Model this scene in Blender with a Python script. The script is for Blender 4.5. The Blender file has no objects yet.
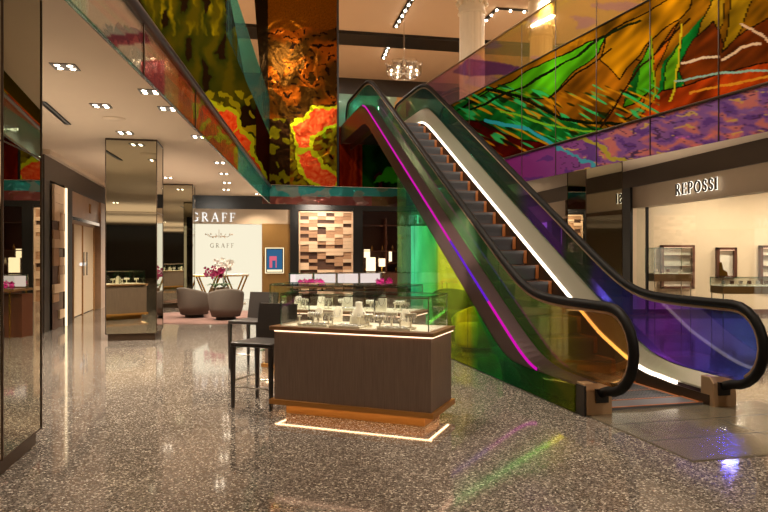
import bpy, bmesh, math, random
import numpy as np
from math import sin, cos, pi, radians, sqrt, atan2
from mathutils import Vector, noise
random.seed(7)
C = bpy.context.scene.collection
SC = bpy.context.scene

# ------------------------------------------------------------ camera, world, exposure
F = 666.0; HZ = 255.5; EYE = 1.5
cam = bpy.data.cameras.new('camera'); co = bpy.data.objects.new('camera', cam); C.objects.link(co)
co.location = (0, 0, EYE); co.rotation_euler = (pi/2, 0, 0)
cam.sensor_width = 36; cam.lens = F/768*36; cam.clip_start = 0.05; cam.clip_end = 200
SC.camera = co
w = bpy.data.worlds.new('world'); SC.world = w; w.use_nodes = True
w.node_tree.nodes['Background'].inputs[0].default_value = (1, .80, .60, 1)
w.node_tree.nodes['Background'].inputs[1].default_value = 0.55
SC.view_settings.view_transform = 'Standard'; SC.view_settings.look = 'None'
SC.view_settings.gamma = 1; SC.view_settings.use_curve_mapping = False
SC.view_settings.exposure = 1.0
SC.cycles.max_bounces = 10; SC.cycles.glossy_bounces = 6; SC.cycles.transparent_max_bounces = 24
SC.cycles.diffuse_bounces = 4
SC.cycles.caustics_reflective = False; SC.cycles.caustics_refractive = False
SC.cycles.sample_clamp_indirect = 4; SC.cycles.blur_glossy = 0.3

ZC = 3.58      # lower ceiling
ZU = 4.66      # upper floor
ZT = 9.7       # upper ceiling
def area(loc, size, power, col=(1, .85, .68), rot=(0, 0, 0), sy=None):
    l = bpy.data.lights.new('area_lamp', 'AREA'); l.energy = power; l.color = col; l.size = size
    if sy: l.shape = 'RECTANGLE'; l.size_y = sy
    o = bpy.data.objects.new('area_lamp', l); o.location = loc; o.rotation_euler = rot; C.objects.link(o); return o
def spot(loc, power, ang=100, col=(1, .85, .68), rad=.04, rot=(0, 0, 0), blend=.6):
    l = bpy.data.lights.new('spot_lamp', 'SPOT'); l.energy = power; l.color = col; l.spot_size = radians(ang)
    l.spot_blend = blend; l.shadow_soft_size = rad
    o = bpy.data.objects.new('spot_lamp', l); o.location = loc; o.rotation_euler = rot; C.objects.link(o); return o
# lamps under the upper ceiling, over the atrium
for x, y in ((-8, 2), (-3, 8), (5.5, -1), (1, 8.5), (8, 9), (5, 22), (-6, 20), (-2, 26), (11, 20), (10, -4)):
    area((x, y, ZT-.08), .12, 300, rot=(0, 0, .2), sy=2.6)
# added upward fill lamps without fixtures, brightening the lower ceiling
for x, y, sx_, sy_, p_ in ((-3.6, 3.2, 2, 5, 9), (-4.6, 9.5, 2.2, 5.5, 15), (-5.2, 16, 2.4, 5.5, 20), (-7.5, 5, 2, 6, 12), (0, 21.2, 9, 2.2, 30), (6.6, 6.5, 2, 6, 16), (5.4, 13, 1.6, 5, 14), (-3, -7, 9, 6, 150), (-3, -16, 9, 7, 170), (6, -8, 6, 6, 90), (6, -18, 7, 6, 90)):
    area((x, y, 2.35), sx_, p_, (1, .87, .73), (pi, 0, 0), sy_)
# ------------------------------------------------------------ materials
def nt(name):
    m = bpy.data.materials.new(name); m.use_nodes = True
    t = m.node_tree; t.nodes.clear(); out = t.nodes.new('ShaderNodeOutputMaterial')
    return m, t, out
def srgb(c):
    return tuple(((v/255)/12.92 if v/255 <= .04045 else ((v/255+.055)/1.055)**2.4) for v in c)
def node(t, kind, **kw):
    n = t.nodes.new(kind)
    for k, v in kw.items():
        if hasattr(n, k): setattr(n, k, v)
        else: n.inputs[k.replace('_', ' ')].default_value = v
    return n
def pbr(name, col, rough=.5, metal=0, coat=0, var=.12, scale=8, bump=0, bscale=60, stretch=None, emis=None, es=0, spec=.5):
    m, t, out = nt(name); L = t.links.new
    b = node(t, 'ShaderNodeBsdfPrincipled'); L(b.outputs[0], out.inputs[0])
    b.inputs['Roughness'].default_value = rough; b.inputs['Metallic'].default_value = metal
    b.inputs['Coat Weight'].default_value = coat; b.inputs['Specular IOR Level'].default_value = spec
    tc = node(t, 'ShaderNodeTexCoord'); mp = node(t, 'ShaderNodeMapping'); L(tc.outputs['Object'], mp.inputs[0])
    if stretch: mp.inputs['Scale'].default_value = stretch
    nz = node(t, 'ShaderNodeTexNoise'); nz.inputs['Scale'].default_value = scale; nz.inputs['Detail'].default_value = 5
    L(mp.outputs[0], nz.inputs[0])
    mx = node(t, 'ShaderNodeMix', data_type='RGBA'); L(nz.outputs[0], mx.inputs[0])
    c = srgb(col); mx.inputs[6].default_value = (*[v*(1-var) for v in c], 1); mx.inputs[7].default_value = (*[min(1, v*(1+var)) for v in c], 1)
    L(mx.outputs[2], b.inputs['Base Color'])
    if bump:
        n2 = node(t, 'ShaderNodeTexNoise'); n2.inputs['Scale'].default_value = bscale; L(mp.outputs[0], n2.inputs[0])
        bp = node(t, 'ShaderNodeBump'); bp.inputs['Strength'].default_value = bump; bp.inputs['Distance'].default_value = .01
        L(n2.outputs[0], bp.inputs['Height']); L(bp.outputs[0], b.inputs['Normal'])
    if emis:
        b.inputs['Emission Color'].default_value = (*srgb(emis), 1); b.inputs['Emission Strength'].default_value = es
    return m
def emit(name, col, s):
    m, t, out = nt(name); e = node(t, 'ShaderNodeEmission'); e.inputs[0].default_value = (*srgb(col), 1); e.inputs[1].default_value = s
    t.links.new(e.outputs[0], out.inputs[0]); return m
def film(name, fac_t, fac_d, rough=.04, bump=.15, bscale=3, gcol=None, gfix=0.0, zs=1.0, tgain=1.0):
    """dichroic film glass: transmits, reflects and scatters a painted tint (colour attribute, with painted reflections on the cladding)"""
    m, t, out = nt(name); L = t.links.new
    at = node(t, 'ShaderNodeAttribute', attribute_name='Col')
    tr = node(t, 'ShaderNodeBsdfTransparent'); L(at.outputs[0], tr.inputs[0])
    gl = node(t, 'ShaderNodeBsdfGlossy'); gl.inputs['Roughness'].default_value = rough
    gm = node(t, 'ShaderNodeMix', data_type='RGBA'); gm.inputs[0].default_value = gfix
    L(at.outputs[0], gm.inputs[6]); gm.inputs[7].default_value = (*(gcol or (1, 1, 1)), 1); L(gm.outputs[2], gl.inputs[0])
    df = node(t, 'ShaderNodeBsdfDiffuse'); L(at.outputs[0], df.inputs[0])
    if bump:
        tc = node(t, 'ShaderNodeTexCoord'); mp = node(t, 'ShaderNodeMapping'); mp.inputs['Scale'].default_value = (1, 1, zs)
        L(tc.outputs['Object'], mp.inputs[0])
        n2 = node(t, 'ShaderNodeTexNoise'); n2.inputs['Scale'].default_value = bscale; n2.inputs['Detail'].default_value = 2
        n2.inputs['Distortion'].default_value = 1.2; L(mp.outputs[0], n2.inputs[0])
        bp = node(t, 'ShaderNodeBump'); bp.inputs['Strength'].default_value = bump; bp.inputs['Distance'].default_value = .12
        L(n2.outputs[0], bp.inputs['Height']); L(bp.outputs[0], gl.inputs['Normal'])
    m1 = node(t, 'ShaderNodeMixShader'); m1.inputs[0].default_value = fac_d; L(gl.outputs[0], m1.inputs[1]); L(df.outputs[0], m1.inputs[2])
    m2 = node(t, 'ShaderNodeMixShader'); m2.inputs[0].default_value = fac_t; L(m1.outputs[0], m2.inputs[1]); L(tr.outputs[0], m2.inputs[2])
    L(m2.outputs[0], out.inputs[0]); return m
def glass(name, tint=(.97, .99, .98), refl=.07, rough=.0):
    m, t, out = nt(name); L = t.links.new
    tr = node(t, 'ShaderNodeBsdfTransparent'); tr.inputs[0].default_value = (*tint, 1)
    gl = node(t, 'ShaderNodeBsdfGlossy'); gl.inputs['Roughness'].default_value = rough
    lw = node(t, 'ShaderNodeLayerWeight'); lw.inputs[0].default_value = .25
    mr = node(t, 'ShaderNodeMapRange'); mr.inputs[3].default_value = refl; mr.inputs[4].default_value = .6
    L(lw.outputs['Facing'], mr.inputs[0]); mr.inputs[1].default_value = .3
    mx = node(t, 'ShaderNodeMixShader'); L(mr.outputs[0], mx.inputs[0]); L(tr.outputs[0], mx.inputs[1]); L(gl.outputs[0], mx.inputs[2])
    L(mx.outputs[0], out.inputs[0]); return m
M = {}
def terrazzo():
    m, t, out = nt('terrazzo'); L = t.links.new
    b = node(t, 'ShaderNodeBsdfPrincipled'); L(b.outputs[0], out.inputs[0])
    tc = node(t, 'ShaderNodeTexCoord')
    v = node(t, 'ShaderNodeTexVoronoi'); v.inputs['Scale'].default_value = 80; L(tc.outputs['Object'], v.inputs[0])
    sx = node(t, 'ShaderNodeSeparateColor'); L(v.outputs['Color'], sx.inputs[0])
    r = node(t, 'ShaderNodeValToRGB'); r.color_ramp.interpolation = 'CONSTANT'
    cols = [(0, (62, 56, 51)), (.2, (88, 80, 74)), (.42, (110, 102, 94)), (.64, (136, 127, 117)), (.8, (166, 156, 144)), (.93, (206, 198, 182))]
    el = r.color_ramp.elements
    el[0].position = 0; el[0].color = (*srgb(cols[0][1]), 1); el[1].position = cols[1][0]; el[1].color = (*srgb(cols[1][1]), 1)
    for p, c in cols[2:]:
        e = el.new(p); e.color = (*srgb(c), 1)
    L(sx.outputs[0], r.inputs[0])
    v2 = node(t, 'ShaderNodeTexVoronoi', feature='DISTANCE_TO_EDGE'); v2.inputs['Scale'].default_value = 80; L(tc.outputs['Object'], v2.inputs[0])
    lt = node(t, 'ShaderNodeMath', operation='LESS_THAN'); lt.inputs[1].default_value = .07; L(v2.outputs[0], lt.inputs[0])
    mx = node(t, 'ShaderNodeMix', data_type='RGBA'); L(lt.outputs[0], mx.inputs[0]); L(r.outputs[0], mx.inputs[6]); mx.inputs[7].default_value = (*srgb((100, 92, 84)), 1)
    n = node(t, 'ShaderNodeTexNoise'); n.inputs['Scale'].default_value = .5; L(tc.outputs['Object'], n.inputs[0])
    L(mx.outputs[2], b.inputs['Base Color'])
    b.inputs['Roughness'].default_value = .07; b.inputs['IOR'].default_value = 1.65; b.inputs['Specular IOR Level'].default_value = .6
    return m
M['terrazzo'] = terrazzo()
M['ceiling'] = pbr('warm_plaster', (206, 182, 154), .9, var=.03, scale=2)
M['ceiling_up'] = pbr('warm_plaster_upper', (190, 165, 140), .9, var=.05, scale=.6)
M['dark'] = pbr('dark_bronze_panel', (38, 30, 24), .35, var=.1, scale=3)
M['darkband'] = pbr('dark_bronze_fascia', (70, 56, 44), .4, metal=.4, var=.08, scale=2, stretch=(1, 1, .2))
M['black'] = pbr('black_metal', (16, 14, 13), .35, var=.1)
M['brownwall'] = pbr('bronze_wall_panel', (120, 88, 45), .35, metal=.3, var=.12, scale=12, stretch=(6, 6, .3))
M['fascia'] = pbr('taupe_fascia', (158, 136, 110), .5, var=.04)
M['cream'] = pbr('cream_wall', (222, 200, 168), .8, var=.03)
M['white'] = pbr('white_wall', (235, 232, 220), .7, var=.02)
M['marble'] = pbr('beige_marble', (170, 135, 105), .3, var=.2, scale=4)
M['mirror'] = pbr('tinted_mirror', (186, 184, 166), .012, metal=1, var=.015, scale=.7)
M['plinth'] = pbr('bronze_plinth', (74, 58, 44), .3, metal=.6)
M['steel'] = pbr('brushed_steel', (176, 168, 150), .35, metal=.45, var=.08, scale=20, stretch=(1, 8, 8))
M['champ'] = pbr('champagne_metal', (176, 146, 112), .35, metal=.6, var=.06, scale=10)
M['rubber'] = pbr('black_rubber', (14, 12, 11), .55, var=.05, spec=.15)
M['skin'] = pbr('dark_bronze_escalator_skin', (66, 46, 48), .3, metal=.6, var=.06, scale=3)
M['wood'] = pbr('dark_grooved_oak', (112, 94, 82), .55, var=.42, scale=12, stretch=(9, 9, .35), bump=.3, bscale=20)
M['woodtop'] = pbr('walnut_counter_edge', (125, 90, 58), .35, var=.15, scale=8, stretch=(1, 6, 6))
M['bronze'] = pbr('satin_bronze', (176, 124, 62), .4, metal=.35, var=.1, scale=6)
M['gold'] = pbr('polished_gold', (205, 160, 70), .2, metal=1, var=.05)
M['leather'] = pbr('black_leather', (38, 31, 26), .45, var=.12, scale=40, bump=.1, bscale=200)
M['chrome'] = pbr('chrome', (200, 198, 195), .12, metal=1, var=.03)
M['ivory'] = pbr('ivory_leatherette', (232, 222, 200), .55, var=.04)
M['diamond'] = pbr('silver_jewels', (210, 208, 205), .2, metal=.9, var=.5, scale=300, bump=.5, bscale=500)
M['grey_fabric'] = pbr('grey_boucle', (112, 102, 92), .95, var=.3, scale=160, bump=.5, bscale=180)
M['green_fabric'] = pbr('olive_velvet', (205, 178, 70), .9, var=.1)
M['dk_fabric'] = pbr('dark_teal_velvet', (40, 75, 70), .9, var=.1)
M['tread'] = pbr('grooved_tread', (88, 88, 92), .5, metal=.15, var=.2, scale=40, stretch=(30, 1, 1))
M['orange'] = pbr('orange_safety_line', (150, 86, 34), .5, var=.05)
M['floorplate'] = pbr('grey_floor_plate', (118, 110, 92), .25, metal=.45, var=.05, scale=1)
M['terr2'] = M['floorplate']
M['petal'] = pbr('magenta_petal', (150, 25, 80), .6, var=.2)
M['petalw'] = pbr('white_petal', (240, 236, 226), .6, var=.04)
M['pinkpetal'] = pbr('hot_pink_petal', (235, 40, 165), .6, var=.15)
M['leaf'] = pbr('leaf_green', (60, 85, 35), .5, var=.2)
M['pot'] = pbr('ceramic_pot', (90, 70, 45), .4)
M['rug'] = pbr('pink_grey_rug', (140, 108, 98), .95, var=.45, scale=1.3, bump=.4, bscale=90)
M['niche'] = pbr('dark_walnut_frame', (92, 50, 32), .45, var=.15, scale=10, stretch=(1, 1, 8))
M['brick_a'] = pbr('travertine_pale', (214, 182, 148), .6, var=.12, scale=5)
M['brick_b'] = pbr('travertine_tan', (170, 130, 96), .6, var=.15, scale=5)
M['brick_c'] = pbr('travertine_brown', (78, 50, 34), .6, var=.15, scale=5)
M['column'] = pbr('ivory_column', (228, 215, 190), .6, var=.03)
M['led'] = emit('led_white', (255, 240, 220), 3.2)
M['leddim'] = emit('led_white_dim', (255, 240, 220), .45)
M['ledwarm'] = emit('case_fill_glow', (255, 200, 160), 1.5)
M['ledfoot'] = emit('led_warm_floor', (255, 205, 150), 6)
M['downl'] = emit('downlight_lens', (255, 235, 205), 12)
M['trackl'] = emit('track_lens', (255, 240, 215), 18)
M['shade'] = emit('lit_lampshade', (255, 226, 180), 1.0)
M['panelw'] = emit('backlit_white_panel', (250, 240, 212), 0.5)
M['casew'] = emit('backlit_case_panel', (255, 232, 226), .5)
M['sign'] = emit('lit_sign_face', (250, 246, 240), 0.6)
M['halo'] = emit('lit_sign_side', (255, 244, 225), 1.2)
M['signdk'] = pbr('dark_sign_letter', (120, 112, 95), .4)
M['signblk'] = pbr('grey_metal_letter', (70, 66, 62), .35, metal=.6)
M['screen_b'] = emit('screen_blue', (60, 110, 150), 0.4)
M['screen_p'] = emit('screen_pink', (235, 110, 130), 0.45)
M['screen_w'] = emit('screen_glow_edge', (255, 235, 190), 0.7)
M['magglow'] = emit('magenta_imitated_glow', (226, 20, 190), .42)
M['vioglow'] = emit('violet_imitated_glow', (120, 40, 235), .35)
M['glass'] = glass('clear_glass')
M['gedge'] = glass('green_glass_edge', (.25, .6, .52), .35, .1)
M['gglow'] = pbr('cyan_glass_edge', (60, 200, 205), .3, var=.02)
M['crystal'] = glass('crystal_glass', (.9, .87, .8), .3, .08)
M['clad'] = film('dichroic_cladding', 0.0, .62, .16, .10, 2.0, gfix=0)
M['band'] = film('dichroic_band', .30, .55, .05, .2, 3, gfix=.15)
M['bandclear'] = film('dichroic_band_clear', .62, .30, .04, .05, 3, gfix=.3)
M['rail'] = film('dichroic_railing', .72, .30, .03, 0, 3, gfix=.5, gcol=(.95, .75, 1))
M['escg'] = film('dichroic_balustrade', .80, .22, .02, .0, 3, gfix=.7, gcol=(1, .93, .6))
M['infill'] = film('dichroic_infill', .86, .3, .03, .0, 6, gfix=.2)

# ------------------------------------------------------------ mesh helpers
class MB:
    def __init__(s): s.v = []; s.f = []; s.m = []; s.mats = []; s.smooth = []
    def mi(s, mat):
        if mat not in s.mats: s.mats.append(mat)
        return s.mats.index(mat)
    def add(s, vs, fs, mat, smooth=False):
        k = len(s.v); s.v += [tuple(v) for v in vs]; i = s.mi(mat)
        for f in fs: s.f.append(tuple(k+a for a in f)); s.m.append(i); s.smooth.append(smooth)
    def box(s, x0, x1, y0, y1, z0, z1, mat):
        vs = [(x, y, z) for z in (z0, z1) for y in (y0, y1) for x in (x0, x1)]
        s.add(vs, [(0, 2, 3, 1), (4, 5, 7, 6), (0, 1, 5, 4), (2, 6, 7, 3), (0, 4, 6, 2), (1, 3, 7, 5)], mat)
        return s
    def prism(s, pts, z0, z1, mat, side=None):
        n = len(pts)
        a = sum(pts[i][0]*pts[(i+1) % n][1]-pts[(i+1) % n][0]*pts[i][1] for i in range(n))
        if a < 0: pts = pts[::-1]
        vs = [(x, y, z0) for x, y in pts]+[(x, y, z1) for x, y in pts]
        s.add(vs, [tuple(range(n-1, -1, -1)), tuple(range(n, 2*n))], mat)
        s.add(vs, [(i, (i+1) % n, n+(i+1) % n, n+i) for i in range(n)], side or mat)
        return s
    def slab(s, pts, off, mat, edge=None):
        """extrude a 3-D polygon by the offset vector"""
        n = len(pts); o = Vector(off); P = [Vector(p) for p in pts]
        vs = P+[p+o for p in P]
        s.add(vs, [tuple(range(n)), tuple(range(2*n-1, n-1, -1))], mat)
        s.add(vs, [(i, n+i, n+(i+1) % n, (i+1) % n) for i in range(n)], edge or mat)
        return s
    def tube(s, path, r, mat, n=8, closed=False, flat=1.0, up=(0, 0, 1), caps=True):
        P = [Vector(p) for p in path]; rings = []; N = len(P)
        R = r if isinstance(r, (list, tuple)) else [r]*N
        for i, p in enumerate(P):
            a = P[(i-1) % N] if (i > 0 or closed) else p
            b = P[(i+1) % N] if (i < N-1 or closed) else p
            d = (b-a).normalized(); u = Vector(up)
            if abs(d.dot(u)) > .98: u = Vector((1, 0, 0))
            x = d.cross(u).normalized(); y = x.cross(d)
            rings.append([p+x*cos(2*pi*k/n)*R[i]+y*sin(2*pi*k/n)*R[i]*flat for k in range(n)])
        vs = [q for r_ in rings for q in r_]; fs = []
        for i in range(N if closed else N-1):
            j = (i+1) % N
            for k in range(n): fs.append((i*n+k, j*n+k, j*n+(k+1) % n, i*n+(k+1) % n))
        s.add(vs, fs, mat, True)
        if caps and not closed: s.add(vs, [tuple(range(n)), tuple((N-1)*n+k for k in range(n-1, -1, -1))], mat)
        return s
    def lathe(s, prof, mat, n=20, c=(0, 0, 0), a0=0, a1=2*pi, sx=1, sy=1):
        full = abs(a1-a0-2*pi) < 1e-4; m = n if full else n+1
        vs = [(c[0]+r*cos(a0+(a1-a0)*k/n)*sx, c[1]+r*sin(a0+(a1-a0)*k/n)*sy, c[2]+z) for r, z in prof for k in range(m)]
        fs = [(i*m+k, i*m+(k+1) % m, (i+1)*m+(k+1) % m, (i+1)*m+k) for i in range(len(prof)-1) for k in range(n)]
        s.add(vs, fs, mat, True); return s
    def build(s, name, parent=None, bevel=0, recalc=False):
        me = bpy.data.meshes.new(name); me.from_pydata(s.v, [], s.f); me.update()
        for m in s.mats: me.materials.append(M[m] if isinstance(m, str) else m)
        me.polygons.foreach_set('material_index', s.m); me.polygons.foreach_set('use_smooth', s.smooth)
        if recalc:
            b = bmesh.new(); b.from_mesh(me); bmesh.ops.remove_doubles(b, verts=b.verts, dist=1e-5); bmesh.ops.recalc_face_normals(b, faces=b.faces); b.to_mesh(me); b.free()
        o = bpy.data.objects.new(name, me); C.objects.link(o)
        if parent: o.parent = parent
        if bevel:
            bv = o.modifiers.new('bevel', 'BEVEL'); bv.width = bevel; bv.segments = 2; bv.limit_method = 'ANGLE'
        return o
def tag(o, label, cat, group=None):
    o['label'] = label; o['category'] = cat
    if group: o['group'] = group
    return o
def struct(o): o['kind'] = 'structure'; return o
def thing(name, label, cat, loc=(0, 0, 0), rz=0, group=None):
    o = bpy.data.objects.new(name, None); C.objects.link(o); o.location = loc; o.rotation_euler = (0, 0, rz)
    o.empty_display_size = .1
    return tag(o, label, cat, group)
def dup(root, loc, rz, label=None, group=None):
    r = root.copy(); C.objects.link(r); r.location = loc; r.rotation_euler = (0, 0, rz)
    if label: r['label'] = label
    if group: r['group'] = group
    for ch in list(root.children):
        c = ch.copy(); C.objects.link(c); c.parent = r
        for g in list(ch.children):
            d = g.copy(); C.objects.link(d); d.parent = c
    return r
def at(px, py, Y): return Vector(((px-384)/F*Y, Y, EYE+(HZ-py)/F*Y))
def onplane(px, x0, m):      # plane X = x0 + m*Y seen at column px
    return x0/((px-384)/F-m)
def lerp(a, b, t): return tuple(a[i]+(b[i]-a[i])*t for i in range(len(a)))

# colour attribute painting
def paint(o, fn, gam=1.0):
    me = o.data; n = len(me.vertices)
    at_ = me.color_attributes.new('Col', 'FLOAT_COLOR', 'POINT')
    buf = np.ones((n, 4), dtype=np.float32)
    for i, v in enumerate(me.vertices):
        buf[i, :3] = [max(0, q)**gam for q in srgb(fn(v.co))]
    at_.data.foreach_set('color', buf.ravel())
def inpoly(x, y, P):
    c = False; j = len(P)-1
    for i in range(len(P)):
        if (P[i][1] > y) != (P[j][1] > y) and x < (P[j][0]-P[i][0])*(y-P[i][1])/(P[j][1]-P[i][1])+P[i][0]: c = not c
        j = i
    return c
def dline(x, y, P):
    d = 1e9
    for (ax, ay), (bx, by) in zip(P, P[1:]):
        vx, vy = bx-ax, by-ay; t = max(0, min(1, ((x-ax)*vx+(y-ay)*vy)/(vx*vx+vy*vy+1e-9)))
        d = min(d, math.hypot(x-ax-t*vx, y-ay-t*vy))
    return d
def nz(x, y, z=0): return noise.noise(Vector((x, y, z)))
def panel_grid(name, pos, nu, nv, mat, off, parent, fn, keep=None):
    """gridded slab: pos(u,v) -> point on the front face; off = thickness vector"""
    vs = []; fs = []; o = Vector(off)
    for j in range(nv+1):
        for i in range(nu+1): vs.append(Vector(pos(i/nu, j/nv)))
    W = nu+1
    for j in range(nv):
        for i in range(nu): fs.append((j*W+i, j*W+i+1, (j+1)*W+i+1, (j+1)*W+i))
    n0 = len(vs)
    rim = [i for i in range(W)]+[j*W+nu for j in range(1, nv+1)]+[nv*W+i for i in range(nu-1, -1, -1)]+[j*W for j in range(nv-1, 0, -1)]
    vs += [vs[k]+o for k in rim]; K = len(rim)
    for k in range(K): fs.append((rim[k], n0+k, n0+(k+1) % K, rim[(k+1) % K]))
    corners = [0, nu, nu+nv, nu+nv+nu]
    fs.append(tuple(n0+k for k in range(K-1, -1, -1)))
    mb = MB(); mb.add(vs, fs, mat); ob = mb.build(name, parent); paint(ob, fn, .85 if mat == 'infill' else .7 if mat == 'escg' else .6 if mat in ('rail', 'bandclear') else .62 if mat == 'band' else 1.0); return ob

# ============================================================ STRUCTURE
struct(MB().box(-16, 20, -24, 33, -.2, 0, 'terrazzo').build('floor'))
cl = MB()
VL0, VLF, VRF, VR0 = (-1.15, -3), (-3.10, 17.9), (.59, 18.9), (7.79, -3)
cl.prism([(-16, -24), (20, -24), (20, -3), (-16, -3)], ZC, ZU, 'ceiling')
cl.prism([(-16, -3), VL0, VLF, (-16, 17.9)], ZC, ZU, 'ceiling')
cl.prism([VR0, (20, -3), (20, 18.9), VRF], ZC, ZU, 'ceiling')
cl.prism([(-16, 17.9), VLF, VRF, (20, 18.9), (20, 33), (-16, 33)], ZC, ZU, 'ceiling')
struct(cl.build('ceiling'))
cu = MB(); cu.box(-22, 26, -24, 50, ZT, ZT+.3, 'ceiling_up')
struct(cu.build('ceiling_upper'))
BWR = atan2(.204, 1)      # direction of the far wall
def bwp(px):              # far-wall local coordinate for a pixel column
    r = (px-384)/F; Y = 24.08/(1-.204*r); return r*Y/cos(BWR)
def bwz(px, py): Y = 24.08/(1-.204*(px-384)/F); return EYE+(HZ-py)/F*Y
def on_back(ob): ob.location = (0, 24.08, 0); ob.rotation_euler = (0, 0, BWR); return ob
# far wall
b = MB(); a = bwp
b.box(a(150), a(192), 0, .3, 0, ZC, 'dark')
b.box(a(192), a(290), 0, .3, bwz(192, 223), bwz(192, 208), 'fascia')
b.box(a(192), a(510), 0, .3, bwz(192, 208), ZC, 'black')
b.box(a(262), a(290), 0, .3, 0, bwz(262, 223), 'brownwall')
b.box(a(290), a(298), -.08, .3, 0, bwz(290, 208), 'black')
b.box(a(298), a(353), .25, .3, 0, bwz(290, 208), 'black')
b.box(a(353), a(362), -.08, .3, 0, bwz(353, 208), 'black')
b.box(a(362), a(410), 1.2, 1.3, 0, bwz(362, 208), 'niche')
b.box(a(362), a(363), .0, 1.2, 0, bwz(362, 208), 'dark')
b.box(a(409), a(411), .0, 1.2, 0, bwz(362, 208), 'niche')
b.box(a(411), a(480), .0, .3, bwz(411, 225), bwz(411, 208), 'fascia')
b.box(a(480), a(520), .0, .3, 0, bwz(411, 208), 'dark')
struct(on_back(b.build('wall_back')))
# white shop interiors behind the far wall
for (p0, p1) in ((192, 262), (411, 480)):
    q = MB(); q.box(a(p0), a(p1), .3, .34, 0, bwz(p0, 223), 'panelw')
    o = on_back(q.build('window_1' if p0 == 192 else 'window_2')); struct(o)
# upper far wall
uw = MB(); uw.box(-24, 26, 0, .4, ZU, ZT, 'dark')
for k in range(9): uw.box(-20+k*4.4, -17.6+k*4.4, -.02, .02, ZU+.2, ZU+2.9, 'brownwall')
o = uw.build('wall_upper_far'); o.location = (0, 31, 0); o.rotation_euler = (0, 0, BWR); struct(o)
# ceiling dark recess upper
tr = MB(); tr.box(-24, 26, -.65, .65, ZT-.12, ZT-.001, 'black')
o = tr.build('trim_upper_ceiling'); o.location = (0, 25.15, 0); o.rotation_euler = (0, 0, BWR); struct(o)
fl = MB(); fl.box(-22.3, -22, -24, 50, 0, ZT, 'darkband')
fl.box(-13, -12.7, -24, 13, 0, 2.7, 'dark'); fl.box(-13, -12.7, -24, 13, 2.7, ZC, 'darkband')
for k in range(6): fl.box(-12.72, -12.66, -20+k*5, -17.4+k*5, 0, 2.5, 'cream')
struct(fl.build('wall_far_left'))
struct(MB().box(26, 26.3, -24, 50, 0, ZT, 'darkband').build('wall_far_right'))
# left storefront wall: X = -3.47 - .2417 Y
LWR = atan2(.2417, 1)
def lwY(px): return onplane(px, -3.47, -.2417)
def lw(px): return lwY(px)/cos(LWR)          # local y along wall
def on_left(ob): ob.location = (-3.47, 0, 0); ob.rotation_euler = (0, 0, LWR); return ob
def lwz(px, py): return EYE+(HZ-py)/F*lwY(px)
b = MB(); zf = lwz(62, 176)
L0 = lw(44.5)
b.box(-.3, 0, L0, 26, 3.02, ZC-.10, 'darkband')
b.box(-.5, .10, L0, 26, ZC-.10, ZC, 'ceiling')
b.box(-.3, 0, L0, lw(50), 0, 3.02, 'dark')
b.box(-9.5, -.3, L0, L0+.3, 0, ZC, 'dark')
b.box(-.3, -.12, lw(50), lw(62), 0, 3.02, 'dark')
b.box(-.3, .05, lw(62), lw(70), 0, 3.02, 'dark')
b.box(-.3, -.05, lw(70), lw(104), 2.42, 3.02, 'marble')
b.box(-.3, -.02, lw(70), lw(104), 2.34, 2.42, 'chrome')
b.box(-.3, 0, lw(101), 26, 0, 3.02, 'marble')
b.box(-.9, -.8, lw(70), lw(104), 0, 2.42, 'brownwall')
struct(on_left(b.build('wall_left')))
# door in the left shopfront
d = thing('door', 'tall bronze framed glass double door under the beige marble fascia', 'door', (-3.47, 0, 0), LWR)
fr = MB()
for p in (70.5, 79, 88, 99): fr.box(-.2, -.12, lw(p), lw(p)+.07, 0, 2.34, 'bronze')
fr.box(-.2, -.12, lw(70.5), lw(99), 2.28, 2.34, 'bronze')
fr.build('door_frame', d)
MB().box(-.18, -.15, lw(79)+.07, lw(99), .02, 2.28, 'cream').build('door_leaf', d)
hd = MB()
for p in (87, 90): hd.tube([(-.08, lw(p), 1.0), (-.08, lw(p), 1.6)], .02, 'chrome')
hd.build('handle', d)
MB().box(-.16, -.14, lw(86), lw(91), 1.25, 1.33, 'sign').build('light', d)
# letters over the left door
# right wall: X = 8.74 - .171 Y
RWR = atan2(.171, 1)
def rwY(px): return onplane(px, 8.74, -.171)
def rw(px): return rwY(px)/cos(RWR)
def on_right(ob): ob.location = (8.74, 0, 0); ob.rotation_euler = (0, 0, RWR); return ob
b = MB()
b.box(0, .3, -10, 27, 3.16, ZC, 'darkband')
b.box(.04, .3, -10, rw(631), 2.655, 3.16, 'fascia')
b.box(-.02, .05, rw(631), rw(607), 0, 3.16, 'black')
b.box(0, .3, rw(607), rw(602), 0, 3.16, 'dark')
b.box(.04, .3, rw(564), 27, 2.6, 3.16, 'fascia')
b.box(.2, .3, rw(602), rw(564), 0, 3.16, 'dark')
b.box(0, .3, rw(552), rw(547), 0, 2.6, 'dark')
struct(on_right(b.build('wall_right')))
b = MB(); b.box(.8, .85, rw(564), 27, 0, 2.6, 'panelw'); struct(on_right(b.build('window_3')))
# Repossi interior
b = MB()
b.box(5.6, 17, 17.3, 17.5, 2.18, 3.42, 'cream'); b.box(5.6, 17, 17.27, 17.5, 0, 2.175, 'cream')
b.box(5.6, 17, 17.24, 17.3, 0, .12, 'niche')
b.box(16.6, 17, -6, 17.5, 0, 3.42, 'cream')
struct(b.build('wall_shop'))
pts = [(8.9-.171*16.3+.3, 16.3), (5.75+.3, 17.5), (17, 17.5), (17, -6), (8.74+.171*6+.3, -6)]
struct(MB().prism(pts, 3.42, 3.5, 'cream').build('ceiling_shop'))
for x, y in ((8.2, 15.8), (10.2, 15.6), (12.4, 15.6), (9.5, 12.6), (12.5, 12), (14, 15)):
    area((x, y, 3.38), .3, 44, (1, .84, .66))
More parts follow.
